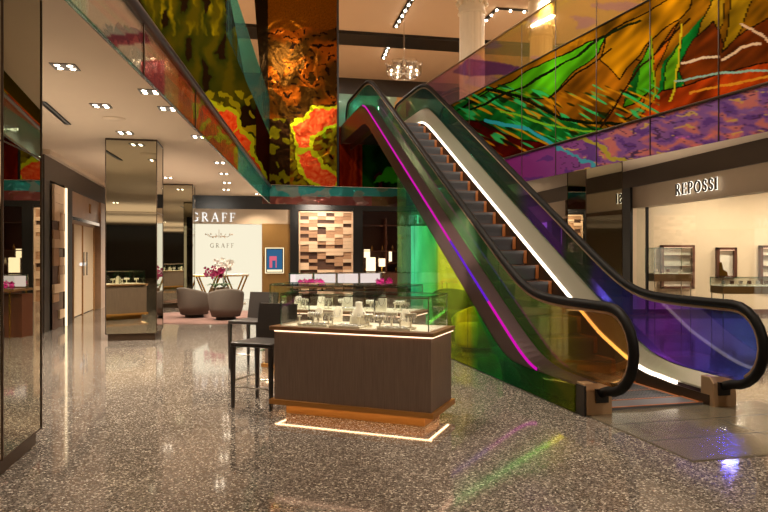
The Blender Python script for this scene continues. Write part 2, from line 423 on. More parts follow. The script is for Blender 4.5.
# closing wall behind the camera
struct(MB().box(-16, 20, -24.2, -24, 0, ZT, 'dark').build('wall_rear'))

# ============================================================ VOID CLADDING
XR0, MR = 6.8, -.3288
def rpos(px, z):
    Y = onplane(px, XR0, MR); return (XR0+MR*Y, Y, z)
def topx(co):
    return 384+F*co[0]/co[1] if co[1] > .1 else 5000, HZ-F*(co[2]-EYE)/max(co[1], .1)
ZD, ZB, ZM, ZA = 2.90, 3.44, 5.08, 5.95
G_R = [  # (polygon in the plane, colour): reflections painted into the right film
 ([(420, 140), (440, 112), (486, 90), (530, 108), (600, 128), (620, 140), (520, 170), (440, 170)], (18, 92, 30)),
 ([(436, 118), (484, 122), (520, 138), (556, 146), (505, 165), (470, 160)], (74, 12, 6)),
 ([(455, 110), (530, 70), (560, 55), (606, 34), (598, 52), (570, 76), (548, 96), (520, 100), (490, 88)], (62, 140, 14)),
 ([(548, 96), (572, 78), (610, 50), (640, 60), (620, 100), (600, 122), (560, 116)], (140, 84, 12)),
 ([(606, 34), (666, 0), (700, -20), (690, 10), (650, 40), (620, 78), (600, 60)], (164, 112, 10)),
 ([(600, 122), (640, 70), (680, 20), (660, 60), (640, 110), (610, 130)], (166, 84, 12)),
 ([(622, 108), (640, 62), (652, 38), (653, 88), (640, 100)], (60, 132, 16)),
 ([(624, 100), (634, 70), (640, 62), (636, 96)], (16, 70, 20)),
 ([(655, 98), (664, 60), (690, 30), (706, 12), (712, -10), (702, 50), (688, 78), (668, 100), (658, 106)], (14, 104, 34)),
 ([(662, 92), (668, 60), (682, 40), (680, 70), (670, 96)], (96, 160, 20)),
 ([(690, 56), (702, 20), (714, -10), (724, -10), (721, 24), (706, 44)], (180, 140, 24)),
 ([(680, 66), (694, 38), (712, 22), (724, 44), (768, 18), (800, 10), (800, 70), (720, 90), (690, 100)], (112, 48, 12)),
 ([(722, 52), (728, 20), (732, -10), (756, -10), (742, 28), (732, 42)], (190, 148, 20)),
 ([(640, 118), (660, 92), (700, 80), (768, 62), (800, 60), (800, 90), (700, 110), (620, 126)], (170, 58, 14)),
]
V_R = [([(486, 121), (528, 127), (548, 142), (592, 166)], 1.6, (50, 175, 190)),  # reflected light lines painted as thin coloured strokes
       ([(470, 108), (520, 88), (560, 66), (600, 38), (640, 20)], 1.2, (20, 30, 10)),
       ([(486, 90), (520, 96), (560, 118), (640, 128)], 1.6, (18, 26, 8)),
       ([(548, 96), (572, 78), (610, 50)], 1.0, (30, 20, 8)), ([(600, 128), (640, 66), (690, 18)], 1.0, (40, 22, 8)),
       ([(651, 36), (654, 100)], .8, (150, 170, 20)), ([(682, 24), (680, 66), (670, 100)], 1.0, (210, 190, 30)),
       ([(684, 62), (700, 58), (718, 57)], 1.3, (236, 206, 170)), ([(722, 60), (742, 48), (760, 44)], 1.2, (236, 200, 160)),
       ([(742, 24), (768, 40)], 1.2, (236, 200, 160)), ([(676, 80), (720, 74), (768, 70)], 1.0, (150, 190, 170)),
       ([(690, 92), (730, 84), (768, 76)], 1.2, (230, 150, 40)), ([(500, 110), (560, 128), (600, 132)], 1.0, (120, 190, 40))]
def wrp(x, y, a=4, s=.05):
    return x+a*nz(x*s, y*s, 1)+a*.4*nz(x*s*4, y*s*4, 2), y+a*nz(x*s, y*s, 5)+a*.4*nz(x*s*4, y*s*4, 6)
def f_right(co):
    x, y = topx(co); X, Y_ = x+3*nz(x*.03, y*.05, 1)+.7*nz(x*.12, y*.12, 3), y+3*nz(x*.03, y*.05, 5)+.7*nz(x*.12, y*.12, 7)
    if x > 790: # beyond the frame: plain bands
        k = nz(co[1]*1.3, co[2]*.8, 3); return lerp((150, 90, 10), (30, 100, 25), min(1, max(0, .5+2*k)))
    c = (122, 80, 10); edge = False
    for P, col in G_R:
        if min(p[0] for p in P)-2 < X < max(p[0] for p in P)+2 and min(p[1] for p in P)-2 < Y_ < max(p[1] for p in P)+2:
            if inpoly(X, Y_, P): c = col if col[1] > col[0] else tuple(v*.84 for v in col)
            if col[0] > 20 and dline(X, Y_, P+P[:1]) < .7: edge = True
            elif inpoly(X, Y_, P): edge = False
    k = 1+.5*nz(X*.035, Y_*.03, 9)+.45*nz((x+y)*.11, (y-x)*.02, 4)
    c = tuple(min(255, v*k*1.12) for v in c)
    if edge: c = (24, 18, 8)
    q1 = (x+1.6*y); q2 = (y-.55*x)
    if y > 84 and x < 660:
        c = lerp(c, (220, 150, 20), max(0, min(.9, (nz(q1*.03, q2*.22, 40)-.18)*5)))
        c = lerp(c, (50, 200, 110), max(0, min(.9, (nz(q1*.03, q2*.25, 60)-.22)*5)))
        c = lerp(c, (20, 30, 8), max(0, min(.8, (nz(q1*.04, q2*.2, 80)-.3)*6)))
    for P, wd, col in V_R:
        if dline(X, Y_, P) < wd: c = col
    return c
def f_rband(co):  # reflected streaks and blobs painted over the violet tint
    x, y = topx(co); X, Y_ = wrp(x, y, 6)
    t = min(1, max(0, (x-480)/140))
    c = lerp((150, 12, 120), (118, 60, 150), t)
    n1 = nz(X*.05, Y_*.16, 11)
    if x > 590: c = lerp(c, (226, 96, 90), max(0, min(1, (n1-.02)*4)))
    if n1 < -.25: c = lerp(c, (60, 24, 120), .7)
    if x > 560 and nz(X*.04+3, Y_*.3, 21) > .42: c = (236, 170, 60)
    if abs(nz(X*.04, Y_*.12, 31)) < .02 and x > 560: c = (50, 20, 60)
    if dline(X, Y_, [(570, 132), (600, 148), (632, 164)]) < 2.2: c = (190, 170, 30)
    if dline(X, Y_, [(548, 142), (592, 166), (600, 176)]) < 1.6: c = (40, 170, 210)
    return c
def f_rrail(co):
    x, y = topx(co); t = min(1, max(0, (x-440)/60)); t2 = min(1, max(0, (x-590)/100))
    c = lerp((224, 160, 190), (232, 214, 96), t); c = lerp(c, (235, 200, 60), t2)
    n1 = nz(x*.03, y*.08, 15)
    if n1 > .25: c = lerp(c, (190, 150, 220), .6)
    if inpoly(x, y, [(452, 72), (468, 58), (500, 62), (528, 68), (530, 78), (500, 74), (470, 76)]): c = (110, 60, 150)
    return c
YR = lambda u: 2.2+u*(18.7-2.2)
cladR = thing('glass_parapet', 'long dichroic glass parapet in green, gold and violet over the right of the atrium', 'glass wall')
def rg(z0, z1): return lambda u, v: (XR0+MR*YR(1-(1-u)**1.0), YR(u), z0+(z1-z0)*v)
offR = (.05, .016, 0)
panel_grid('cladding_panel', lambda u, v: (XR0+MR*YR(u)-.03, YR(u), ZB+(ZM-ZB)*v), 700, 170, 'clad', offR, cladR, f_right)
panel_grid('lower_glass_band', lambda u, v: (XR0+MR*YR(u)-.03, YR(u), ZD+(ZB-ZD-.01)*v), 420, 36, 'band', (.012, .004, 0), cladR, f_rband)
panel_grid('railing_glass', lambda u, v: (XR0+MR*YR(u)-.03, YR(u), ZM+.01+(ZA-ZM-.01)*v), 300, 30, 'rail', (.012, .004, 0), cladR, f_rrail)
tb = MB()
def edge_r(z, r, mat, mb): mb.tube([(XR0+MR*2.2-.035, 2.2, z), (XR0+MR*18.7-.035, 18.7, z)], r, mat, 6)
edge_r(ZA, .02, 'champ', tb); tb.build('top_rail', cladR)
tb = MB(); edge_r(ZB, .02, 'plinth', tb); edge_r(ZM, .012, 'black', tb); tb.build('joint_trim', cladR)
for px in (471, 524, 558, 599, 653, 722):
    x, Y, _ = rpos(px, 0); MB().box(x-.045, x-.035, Y, Y+.012, ZD, ZA, 'plinth').build('panel_joint', cladR)

XL0, ML = -1.43, -.0931
def f_left(co):  # mirrored shapes and the coral arc are reflections painted as colour
    x, y = topx(co)
    if co[1] < 3.0: x = 127-(3-co[1])*40; y = -80
    X, Y_ = wrp(x, y, 6)
    n1 = nz(X*.09, Y_*.03, 3)
    c = lerp((84, 74, 8), (46, 52, 10), min(1, max(0, .5+2*n1)))
    if y < 35: c = lerp(c, (150, 130, 10), max(0, nz(X*.2, Y_*.05, 8)*1.6))
    if n1 > .28: c = (36, 22, 8)
    g = nz(X*.12, Y_*.12, 14)
    if y > 90 and g > .12: c = (150, 136, 16)
    if x > 256: c = (52, 18, 8)
    arc = [(180, 122), (205, 113), (224, 122), (238, 145), (250, 178)]
    d_ = dline(X, Y_, arc)
    if d_ < 15: c = (186, 190, 24)
    if d_ < 11:
        c = lerp((222, 56, 18), (240, 110, 50), .5+nz(X*.3, Y_*.3))
        if int((X+Y_)*.055) % 2 == 0 and abs(((X+Y_)*.055) % 1) < .12: c = (190, 200, 30)
    return c
def f_lband(co):
    x, y = topx(co)
    if co[1] < 3.2: return (214, 214, 190)
    t = min(1, max(0, (x-140)/40))
    c = lerp((214, 205, 190), (226, 120, 40), t)
    if x < 87: c = (190, 225, 200)
    if inpoly(x, y, [(98, 36), (146, 32), (150, 42), (112, 46)]): c = (150, 50, 70)  # painted reflection of the dark upper ceiling strip
    if x > 140 and x < 165 and y > 60: c = (196, 60, 70)
    if x > 178: c = lerp((220, 90, 20), (200, 60, 30), .5+nz(x*.1, y*.1))
    if x > 190 and nz(x*.12, y*.12, 5) > .1: c = (170, 170, 20)
    if x > 238: c = (70, 190, 180)
    return c
cladL = thing('glass_cladding', 'gold and green mirrored dichroic glass wall along the left of the atrium', 'glass wall')
def ltop(Y): return max(4.72, min(9.6, 4.13+(13.8-Y)*.352))
panel_grid('cladding_panel', lambda u, v: (XL0+ML*(1.0+u*16.8)+.03, 1.0+u*16.8, 3.36+(ltop(1.0+u*16.8)-3.36)*v), 380, 160, 'clad', (-.05, 0, 0), cladL, f_left)
panel_grid('railing_glass', lambda u, v: (XL0+ML*(9.5+u*8.4)+.03, 9.5+u*8.4, 4.74+1.0*v), 40, 8, 'rail', (-.012, 0, 0), cladL, lambda c: (110, 215, 195))
panel_grid('lower_glass_band', lambda u, v: (XL0+ML*(1.0+u*16.9)+.03, 1.0+u*16.9, 2.90+.45*v), 300, 26, 'bandclear', (-.012, 0, 0), cladL, f_lband)
tb = MB(); tb.tube([(XL0+ML*1+.04, 1, 3.36), (XL0+ML*17.9+.04, 17.9, 3.36)], .045, 'skin', 6); tb.build('edge_trim', cladL)
tb = MB(); tb.tube([(XL0+ML*1+.04, 1, 2.9), (XL0+ML*17.9+.04, 17.9, 2.9)], .012, 'gedge', 6); tb.build('lower_edge', cladL)
for px in (139, 192):
    Y = onplane(px, XL0, ML); MB().box(XL0+ML*Y+.032, XL0+ML*Y+.042, Y, Y+.012, 2.9, 3.36, 'plinth').build('panel_joint', cladL)

# far face of the void, from VLF along (.966,.26)
FD = Vector((.966, .26, 0))
def fpos(px, z, off=0):
    r = (px-384)/F; Y = (17.9+3.10*.269)/(1-.269*r)
    return Vector((r*Y, Y, z))-Vector((-.26, .966, 0))*off
def f_far(co):  # reflected colour patches painted into the far film
    x, y = topx(co); X, Y_ = wrp(x, y, 5)
    if x < 362:
        c = lerp((120, 26, 6), (160, 50, 10), .5+2*nz(X*.25, Y_*.02, 5))
        if x < 340: c = (40, 12, 6)
        return c
    n1 = nz(X*.08, Y_*.06, 7)
    c = lerp((24, 74, 12), (12, 40, 10), min(1, max(0, .5+2*n1)))
    if x > 412: c = lerp((120, 116, 10), (60, 50, 12), min(1, max(0, .5+3*n1)))
    if n1 > .3: c = (70, 20, 30)
    if inpoly(X, Y_, [(372, 182), (384, 168), (400, 165), (400, 182)]): c = (70, 190, 30)
    return c
def f_orange(co):  # mottling and coral arc are reflections painted into the panel colour
    x, y = topx(co); X, Y_ = wrp(x, y, 7)
    c = lerp((120, 68, 8), (100, 52, 6), min(1, max(0, (y)/40)))
    c = tuple(v*(1+.25*nz(x*.8, y*.8)) for v in c)
    if y > 28+6*nz(x*.06, 2):
        c = lerp((138, 66, 10), (62, 38, 8), min(1, max(0, .5+2.4*nz(X*.05, Y_*.05, 3))))
        if nz(X*.2, Y_*.3, 9) > .26: c = (26, 14, 6)
        if inpoly(X, Y_, [(266, 30), (292, 30), (310, 60), (335, 72), (338, 130), (262, 130)]) and nz(X*.07, Y_*.07, 4) > .08: c = (60, 36, 8)
    if y > 120:
        c = lerp(c, (130, 116, 14), min(1, max(0, .6+2*nz(X*.2, Y_*.2, 3))))
    if y > 118 and x < 290: c = (44, 26, 10) if nz(X*.1, Y_*.1, 44) > -.1 else (120, 110, 14)
    arc = [(340, 116), (318, 118), (304, 130), (303, 150), (314, 170), (330, 184)]
    d_ = dline(X, Y_, arc)
    if d_ < 12: c = (190, 196, 24)
    if d_ < 8.5:
        c = lerp((226, 56, 22), (244, 120, 60), .5+nz(X*.3, Y_*.3))
        if abs(Y_-151) < 2.2: c = (200, 210, 30)
    if x < 268: c = (30, 20, 8)
    return c
def f_fband(co):
    x, y = topx(co); X, Y_ = wrp(x, y, 4)
    c = (40, 170, 170)
    if y > 196: c = (150, 60, 50) if x < 372 else (110, 74, 30)
    if nz(X*.06, Y_*.12, 5) > .12: c = lerp(c, (190, 150, 130), .6)
    if y < 184: c = (20, 150, 130)
    return c
cladF = thing('glass_fascia', 'far end glass fascia with a teal lower band behind the escalator', 'glass wall')
def fg(p0, p1, z0, z1, off=.04): return lambda u, v: fpos(p0+(p1-p0)*u, z0+(z1-z0)*v, off)
nF = Vector((-.26, .966, 0))
panel_grid('cladding_panel', fg(335, 442, 3.42, 5.06), 110, 60, 'clad', nF*.04, cladF, f_far)
panel_grid('lower_glass_band', fg(262, 460, 2.90, 3.41), 200, 24, 'band', nF*.012, cladF, f_fband)
def f_frail(co):
    x, y = topx(co); X, Y_ = wrp(x, y, 4)
    c = (150, 200, 160)
    if inpoly(X, Y_, [(396, 95), (412, 93), (414, 104), (404, 118), (396, 112)]): c = (230, 160, 70)
    if y < 95: c = (150, 40, 50)
    if x < 360: c = (130, 200, 180)
    if inpoly(X, Y_, [(376, 100), (384, 98), (392, 112), (384, 122)]): c = (200, 50, 110)
    return c
panel_grid('railing_glass', fg(337, 442, 5.07, 5.98), 100, 30, 'band', nF*.012, cladF, f_frail)
col = thing('glass_tower', 'tall orange mirrored glass tower panel at the far left atrium corner', 'glass wall')
panel_grid('front_panel', lambda u, v: fpos((269+(249-269)*min(1, v*1.02*.9))*(1-u)+336*u, 3.42+(9.6-3.42)*v, .12), 130, 260, 'clad', nF*.10, col, f_orange)
p = fpos(336.5, 0, .12); p2 = fpos(338, 0, .12)
tb = MB(); tb.slab([(p.x, p.y, 3.42), (p2.x, p2.y, 3.42), (p2.x, p2.y, 9.6), (p.x, p.y, 9.6)], tuple(nF*.14), 'black'); tb.build('edge_trim', col)

# ============================================================ MIRROR PILLARS
AX = Vector((-.198, .98, 0)); AXR = atan2(.198, .98)
def pillar(x, y, label):
    t = thing('mirror_pillar', label, 'pillar', (x, y, 0), AXR, 'mirror clad pillars')
    W = .86
    MB().box(0, W, 0, W, .12, ZC-.03, 'mirror').build('mirror_cladding', t)
    MB().box(.03, W-.03, .03, W-.03, 0, .12, 'plinth').build('plinth', t)
    sm = MB()
    for z in (.12, 2.28): sm.box(-.004, W+.004, -.004, W+.004, z-.004, z+.006, 'plinth')
    sm.box(-.005, W+.005, -.005, W+.005, ZC-.035, ZC-.001, 'plinth')
    for cx in (0, W):
        for cy in (0, W): sm.box(cx-.007, cx+.007, cy-.007, cy+.007, .12, ZC-.03, 'plinth')
    sm.build('panel_joint', t)
    return t
ux = Vector((.98, .198, 0))
for (x, y, l) in ((-2.58, 4.5, 'mirror clad pillar at the far left, nearest the camera'),
                  (-4.06, 11.9, 'square mirror clad pillar standing alone on the terrazzo, left of centre'),
                  (-5.55, 19.3, 'most distant mirror clad pillar beside the white shopfront')):
    q = Vector((x, y, 0))-ux*.86; pillar(q.x, q.y, l)
pillar(4.37, 14.4, 'mirror clad pillar behind the escalator handrail on the right')

# ============================================================ ESCALATOR
ER = radians(14.2)
E = thing('escalator', 'tall escalator with tinted glass balustrades and black handrails rising to upper floor', 'escalator', (2.70, 6.46, 0), ER)
SL = .565
def soft(s, s0, z0, s1, z1, r=.45):
    """flat z0 until s0, slope, flat z1 after s1, rounded knees"""
    def sp(x): return r*math.log1p(math.exp(x/r)) if x/r < 30 else x
    r_ = r
    return z0+SL*(sp(s-s0)-sp(s-s1))
S0, S1 = 1.45, 9.70
def z_rail(s): return soft(s, S0, 1.03, S1, 5.69, .22)
def z_deck(s): return soft(s, 1.02, .30, 9.48, 5.10, .2)
def z_in(s): return z_deck(s)-.13-.18*min(1, max(0, (s-.8)/1.2))
def z_skin(s): return soft(s, 1.68, .27, 9.3, 4.42, .14)
def z_cr(s): return soft(s, 1.02, .29, 9.5, 5.0, .15)-.02
def z_step(s): return soft(s, S0, .02, S1, 4.66, .05)
STOP = 12.1
def rail_path(x):
    P = []
    P += [(x, .0, .20), (x, -.07, .225)]
    for k in range(13):
        th = -pi/2-pi*k/12; P.append((x, -.14+.39*cos(th), .64+.39*sin(th)))
    s = 0.0
    while s <= STOP: P.append((x, s, z_rail(s))); s += .12
    zt = z_rail(STOP)
    for k in range(1, 13):
        th = pi/2-pi*k/12; P.append((x, STOP+.39*cos(th), zt-.39+.39*sin(th)))
    P.append((x, STOP-.2, zt-.78)); return P
def ecol_left(s):
    st = [(-.6, (196, 160, 90)), (.25, (176, 130, 80)), (.45, (190, 160, 70)), (.6, (226, 210, 80)), (.9, (214, 214, 70)), (1.1, (120, 205, 90)), (2.2, (110, 200, 120)), (4, (150, 205, 150)), (7, (150, 190, 160)), (9, (120, 210, 190)), (12.6, (110, 215, 190))]
    for (a_, c), (b_, d) in zip(st, st[1:]):
        if a_ <= s <= b_: return lerp(c, d, (s-a_)/(b_-a_))
    return st[-1][1]
def ecol_right(s):
    st = [(-.6, (90, 130, 255)), (.3, (104, 96, 255)), (.8, (160, 84, 255)), (1.3, (150, 90, 255)), (1.8, (84, 120, 255)), (2.3, (130, 96, 250)), (2.45, (84, 120, 80)), (3.0, (90, 130, 70)), (3.2, (150, 80, 220)), (4.2, (150, 90, 225)), (4.7, (90, 150, 90)), (6, (60, 150, 125)), (8, (60, 145, 135)), (12.6, (150, 200, 160))]
    for (a_, c), (b_, d) in zip(st, st[1:]):
        if a_ <= s <= b_: return lerp(c, d, (s-a_)/(b_-a_))
    return st[-1][1]
def bal_panel(x, sa, sb, cf):
    zt = z_rail(STOP)
    def tz(s):
        if s < -.14: return .64+sqrt(max(0, .37**2-(s+.14)**2))
        if s > STOP: return zt-.39+sqrt(max(0, .37**2-(s-STOP)**2))
        return z_rail(s)-.02
    def bz(s):
        d = z_deck(s)
        if s < -.14: return max(.30, .64-sqrt(max(0, .37**2-(s+.14)**2)))
        if s > STOP: return max(d, zt-.39-sqrt(max(0, .37**2-(s-STOP)**2)))
        return d
    n = max(4, int((sb-sa)/.05))
    def pos(u, v):
        s = sa+(sb-sa)*u; return (x, s, bz(s)+(tz(s)-bz(s))*v)
    return panel_grid('glass_panel', pos, n, 4, 'escg', (.012 if x > 0 else -.012, 0, 0), E, lambda c: lerp(cf(c[1]), (255, 255, 255), .10 if x > 0 else 0))
for x, cf, js in ((-.68, ecol_left, [-.51, .95, 2.3, 3.6, 4.9, 6.2, 7.5, 8.8, 10.3, 11.7, 12.46]),
                  (.68, ecol_right, [-.51, .85, 2.1, 3.2, 4.2, 5.4, 6.7, 8.0, 9.3, 10.6, 12.46])):
    for a_, b_ in zip(js, js[1:]): bal_panel(x, a_+.006, b_-.006, cf)
    MB().tube(rail_path(x), .046, 'rubber', 12, flat=.95, up=(1, 0, 0)).build('handrail', E)
    # guide under the handrail
    gp = [(x, p[1]*1.0, p[2]) for p in rail_path(x)]
    inn = []
    for i, p in enumerate(gp):
        a_ = gp[max(0, i-1)]; b_ = gp[min(len(gp)-1, i+1)]
        dy, dz = b_[1]-a_[1], b_[2]-a_[2]; L_ = math.hypot(dy, dz) or 1
        inn.append((x, p[1]+dz/L_*.055, p[2]-dy/L_*.055))
    MB().tube(inn[4:-2], .019, 'champ', 6, up=(1, 0, 0)).build('handrail_guide', E)
    sg = 1 if x > 0 else -1
    # decks, skins and skirts as strips
    SSX = [[.03+.1*k for k in range(int((STOP+.5)/.1)+1)]]
    def strip(f, mat, name):
        mb = MB(); vs = []; ss = SSX[0]
        prof = len(f(0))
        for s in ss: vs += [(xx, s, zz) for xx, zz in f(s)]
        fs = []
        for i in range(len(ss)-1):
            for k in range(prof): fs.append((i*prof+k, (i+1)*prof+k, (i+1)*prof+(k+1) % prof, i*prof+(k+1) % prof))
        fs += [tuple(range(prof)), tuple((len(ss)-1)*prof+k for k in range(prof-1, -1, -1))]
        mb.add(vs, fs, mat); return mb.build(name, E, recalc=True)
    strip(lambda s: [(sg*.69, z_deck(s)), (sg*.87, z_cr(s)), (sg*.87, z_skin(s)), (sg*.84, z_skin(s)), (sg*.84, z_cr(s)-.03), (sg*.69, z_deck(s)-.04)], 'skin', 'outer_skin')
    strip(lambda s: [(sg*.665, z_deck(s)), (sg*.585, z_in(s)), (sg*.585, z_in(s)-.02), (sg*.665, z_deck(s)-.05)], 'steel', 'inner_deck')
    strip(lambda s: [(sg*.56, z_in(s)-.055), (sg*.56, z_step(s)-.25), (sg*.58, z_step(s)-.25), (sg*.58, z_in(s)-.055)], 'plinth', 'skirt')
    SSX[0] = [q for q in SSX[0] if q > .45]
    strip(lambda s: [(sg*.585, z_in(s)-.015), (sg*.557, z_in(s)-.02), (sg*.557, z_in(s)-.046), (sg*.585, z_in(s)-.046)], 'led' if sg > 0 else 'leddim', 'light_strip')
    # newel base
    nb = MB(); nb.slab([(sg*.565, -.03, 0), (sg*.565, .16, 0), (sg*.565, .16, .295), (sg*.565, .03, .295), (sg*.565, -.02, .24)], (sg*.27, 0, 0), 'champ')
    nbo = nb.build('newel_base', E, bevel=.01, recalc=True)
    MB().box(min(sg*.615, sg*.745), max(sg*.615, sg*.745), -.045, .0, .12, .25, 'black').build('handrail_inlet', nbo)
# added glowing line imitating tinted strip light on the left deck, green edge of the right glass
mb = MB(); mb2 = MB()
for sa, sb, mt in ((.9, 2.2, 'magglow'), (2.2, 3.6, 'vioglow'), (3.6, 9.6, 'magglow')):
    mb = MB(); mb.tube([(-.872, sa+(sb-sa)*k/24, z_cr(sa+(sb-sa)*k/24)-.012) for k in range(25)], .017, mt, 6, up=(1, 0, 0)); mb.build('imitated_light_line', E)
mb2.tube([(.655, s, z_deck(s)+.012) for s in [1.0+.15*k for k in range(60)]], .008, 'gedge', 6, up=(1, 0, 0)); mb2.build('glass_edge_line', E)
# soffit
mb = MB(); vs = []; fs = []
ss = [.2+.2*k for k in range(61)]
for q in ss: vs += [(-.85, q, z_skin(q)+.01), (-.58, q, z_step(q)-.13), (.58, q, z_step(q)-.13), (.85, q, z_skin(q)+.01)]
for i in range(len(ss)-1):
    for k in range(3): fs.append((4*i+k, 4*i+k+1, 4*i+5+k, 4*i+4+k))
mb.add(vs, fs, 'skin'); mb.build('soffit', E)
# steps
st = MB(); st.box(-.55, .55, -.20, .20, -.04, 0, 'tread')
prof = [(-.20, 0), (-.19, -.06), (-.165, -.14), (-.15, -.225)]
vs = []
for y, z in prof: vs += [(-.55, y, z), (.55, y, z)]
st.add(vs, [(2*i, 2*i+1, 2*i+3, 2*i+2) for i in range(3)], 'tread')
st.box(-.55, -.515, -.202, .20, 0, .003, 'orange'); st.box(.515, .55, -.202, .20, 0, .003, 'orange'); st.box(-.55, .55, -.202, -.17, 0, .003, 'orange')
st.box(.50, .552, -.203, -.19, -.20, 0, 'orange')
for k in range(27): st.box(-.5+k*.037, -.488+k*.037, -.2, .2, 0, .005, 'black')
st.box(-.5, .5, -.2, -.03, 0, .001, 'tread')
step0 = st.build('step', E); step0.location = (0, .62, .02)
s = 1.02
while s < 10.1:
    o = step0.copy(); C.objects.link(o); o.parent = E; o.location = (0, s, soft(s, S0, .02, S1, 4.66, .06)); s += .40
cb = MB(); cb.box(-.55, .55, .10, .42, -.01, .03, 'tread')
for y in (.105, .385): cb.box(-.55, .55, y, y+.03, .03, .033, 'orange')
for xx in (-.54, .505): cb.box(xx, xx+.035, .10, .42, .03, .033, 'orange')
cb.build('comb_plate', E)
MB().box(-.84, .84, 10.0, 12.6, 4.60, 4.66, 'steel').build('upper_landing', E)
# floor plate
fp = MB(); fp.box(-.83, 1.2, -1.45, .12, 0, .008, 'floorplate')
for y in (-.40, -.92): fp.box(-.83, 1.2, y, y+.008, .008, .0085, 'black')
fp.box(.25, .256, -1.45, -.2, .008, .0085, 'black')
tag(fp.build('floor_plate'), 'brushed grey metal floor plate at the foot of the escalator', 'floor plate')
bpy.data.objects['floor_plate'].location = (2.70, 6.46, 0); bpy.data.objects['floor_plate'].rotation_euler = (0, 0, ER)
# infill glass under the skins
def f_inf_l(co):
    s = co[1]; n1 = nz(s*3, co[2]*3, 3)
    st = [(0, (196, 206, 40)), (.55, (180, 200, 44)), (.7, (90, 190, 60)), (1.4, (40, 180, 110)), (2.5, (80, 200, 120)), (2.8, (206, 214, 80)), (4.1, (206, 218, 90)), (4.3, (100, 205, 130)), (5, (120, 230, 170)), (5.6, (110, 235, 205)), (6.5, (190, 235, 150))]
    for (a_, c), (b_, d) in zip(st, st[1:]):
        if a_ <= s <= b_: c = lerp(c, d, (s-a_)/(b_-a_)); break
    return tuple(v*(1+.15*n1) for v in c)
def f_inf_r(co): return lerp((90, 60, 210), (60, 120, 200), .5+nz(co[1]*2, co[2]*2))
for x, fn, send in ((-.87, f_inf_l, 6.5),):
    js = [.12, .75, 1.7, 2.9, 4.2, 5.4, send]
    for a_, b_ in zip(js, js[1:]):
        panel_grid('infill_panel', lambda u, v: (x, a_+(b_-a_)*u, .012+(z_skin(a_+(b_-a_)*u)-.012)*v), 14, 12, 'infill', (.012 if x > 0 else -.012, 0, 0), E, fn)
    b = MB(); b.box(min(x, x*.975), max(x, x*.975), -.04, .115, 0, .285, 'black'); b.box(min(x, x*.985), max(x, x*.985), 0, send, 0, .012, 'black'); b.build('infill_frame', E)

# ============================================================ KIOSKS
KR = atan2(-.3735, .9277)
K1 = (-1.09, 6.31, 0); W1 = 1.63
f1 = Vector((-.9277, .3735, 0)); f2 = Vector((.3733, .9277, 0)); r1 = -f1
def counter(loc, W, D, label, led=True, group='jewellery counters with glass cases'):
    t = thing('jewellery_counter', label, 'display counter', loc, KR, group)
    MB().box(.04, W-.03, .03, D-.03, .145, .80, 'wood').build('body', t)
    MB().box(.0, W, 0, D, .10, .145, 'bronze').build('base_trim', t)
    MB().box(.12, W-.118, .118, D-.118, 0, .10, 'bronze').build('toe_kick', t)
    MB().box(0, W, 0, D, .80, .837, 'woodtop').build('countertop', t, bevel=.004)
    MB().box(.10, W-.06, .05, D-.07, .8371, .842, 'ivory').build('display_bed', t)
    l = MB(); l.box(.05, W-.02, .012, .024, .788, .798, 'ledwarm'); l.box(W-.024, W-.012, .02, D-.02, .788, .798, 'ledwarm'); l.build('light_strip', t)
    l = MB(); l.box(.04, W-.03, .045, .065, .0945, .0995, 'ledfoot'); l.box(W-.065, W-.045, .045, D-.04, .0945, .0995, 'ledfoot'); l.box(.045, .065, .045, D-.04, .0945, .0995, 'ledfoot'); l.build('plinth_light', t)
    g = MB(); x0, x1, y0, y1, z0, z1 = .10, W-.06, .05, D-.07, .842, 1.146; th = .008
    g.box(x0, x1, y0, y0+th, z0, z1-th, 'glass'); g.box(x0, x1, y1-th, y1, z0, z1-th, 'glass')
    g.box(x0, x0+th, y0+th, y1-th, z0, z1-th, 'glass'); g.box(x1-th, x1, y0+th, y1-th, z0, z1-th, 'glass')
    g.box(x0, x1, y0, y1, z1-th, z1, 'glass')
    go = g.build('glass_case', t)
    e = MB(); r = .004
    for y in (y0, y1): e.box(x0, x1, y-r, y+r, z1-r, z1+r, 'gedge')
    for x in (x0, x1):
        e.box(x-r, x+r, y0, y1, z1-r, z1+r, 'gedge')
        for y in (y0, y1): e.box(x-r, x+r, y-r, y+r, z0, z1, 'gedge' if x == x0 else 'chrome')
    e.build('glass_edge', go)
    n = max(2, int(W/.55)); p = MB()
    for k in range(1, n):
        p.box(x0+(x1-x0)*k/n-.006, x0+(x1-x0)*k/n+.006, y1-.02, y1-.01, z0, z1-.01, 'chrome')
    p.box(x0, x1, y0+.02, y0+.03, z1-.022, z1-.010, 'chrome'); p.build('fill_light_rail', t)
    l = MB(); l.box(x0+.05, x1-.05, y0+.032, y0+.038, z1-.02, z1-.012, 'ledwarm'); l.build('case_fill_light', t)  # strip, with the area lamp below, added to brighten the case bed
    v_ = Vector(loc)+r1*W/2+f2*(D*.5); area((v_.x, v_.y, z1-.012), W*.85, .9*W, (1, .9, .78), (0, 0, KR), D*.5)
    return t
counter(K1, W1, .68, 'dark wood counter with a glass jewellery case in front of the escalator')
K2v = Vector(K1)+f1*1.21+f2*1.77; K2 = tuple(K2v)
counter(K2, 2.0, .68, 'second glass topped jewellery counter, directly behind the front one')
K0 = (-6.05, 7.55, 0)
counter(K0, 2.0, .68, 'glass jewellery counter seen only mirrored in the pillar faces')
def kp(K, x, y, z=.842): v = Vector(K)+r1*x+f2*y; return (v.x, v.y, z)
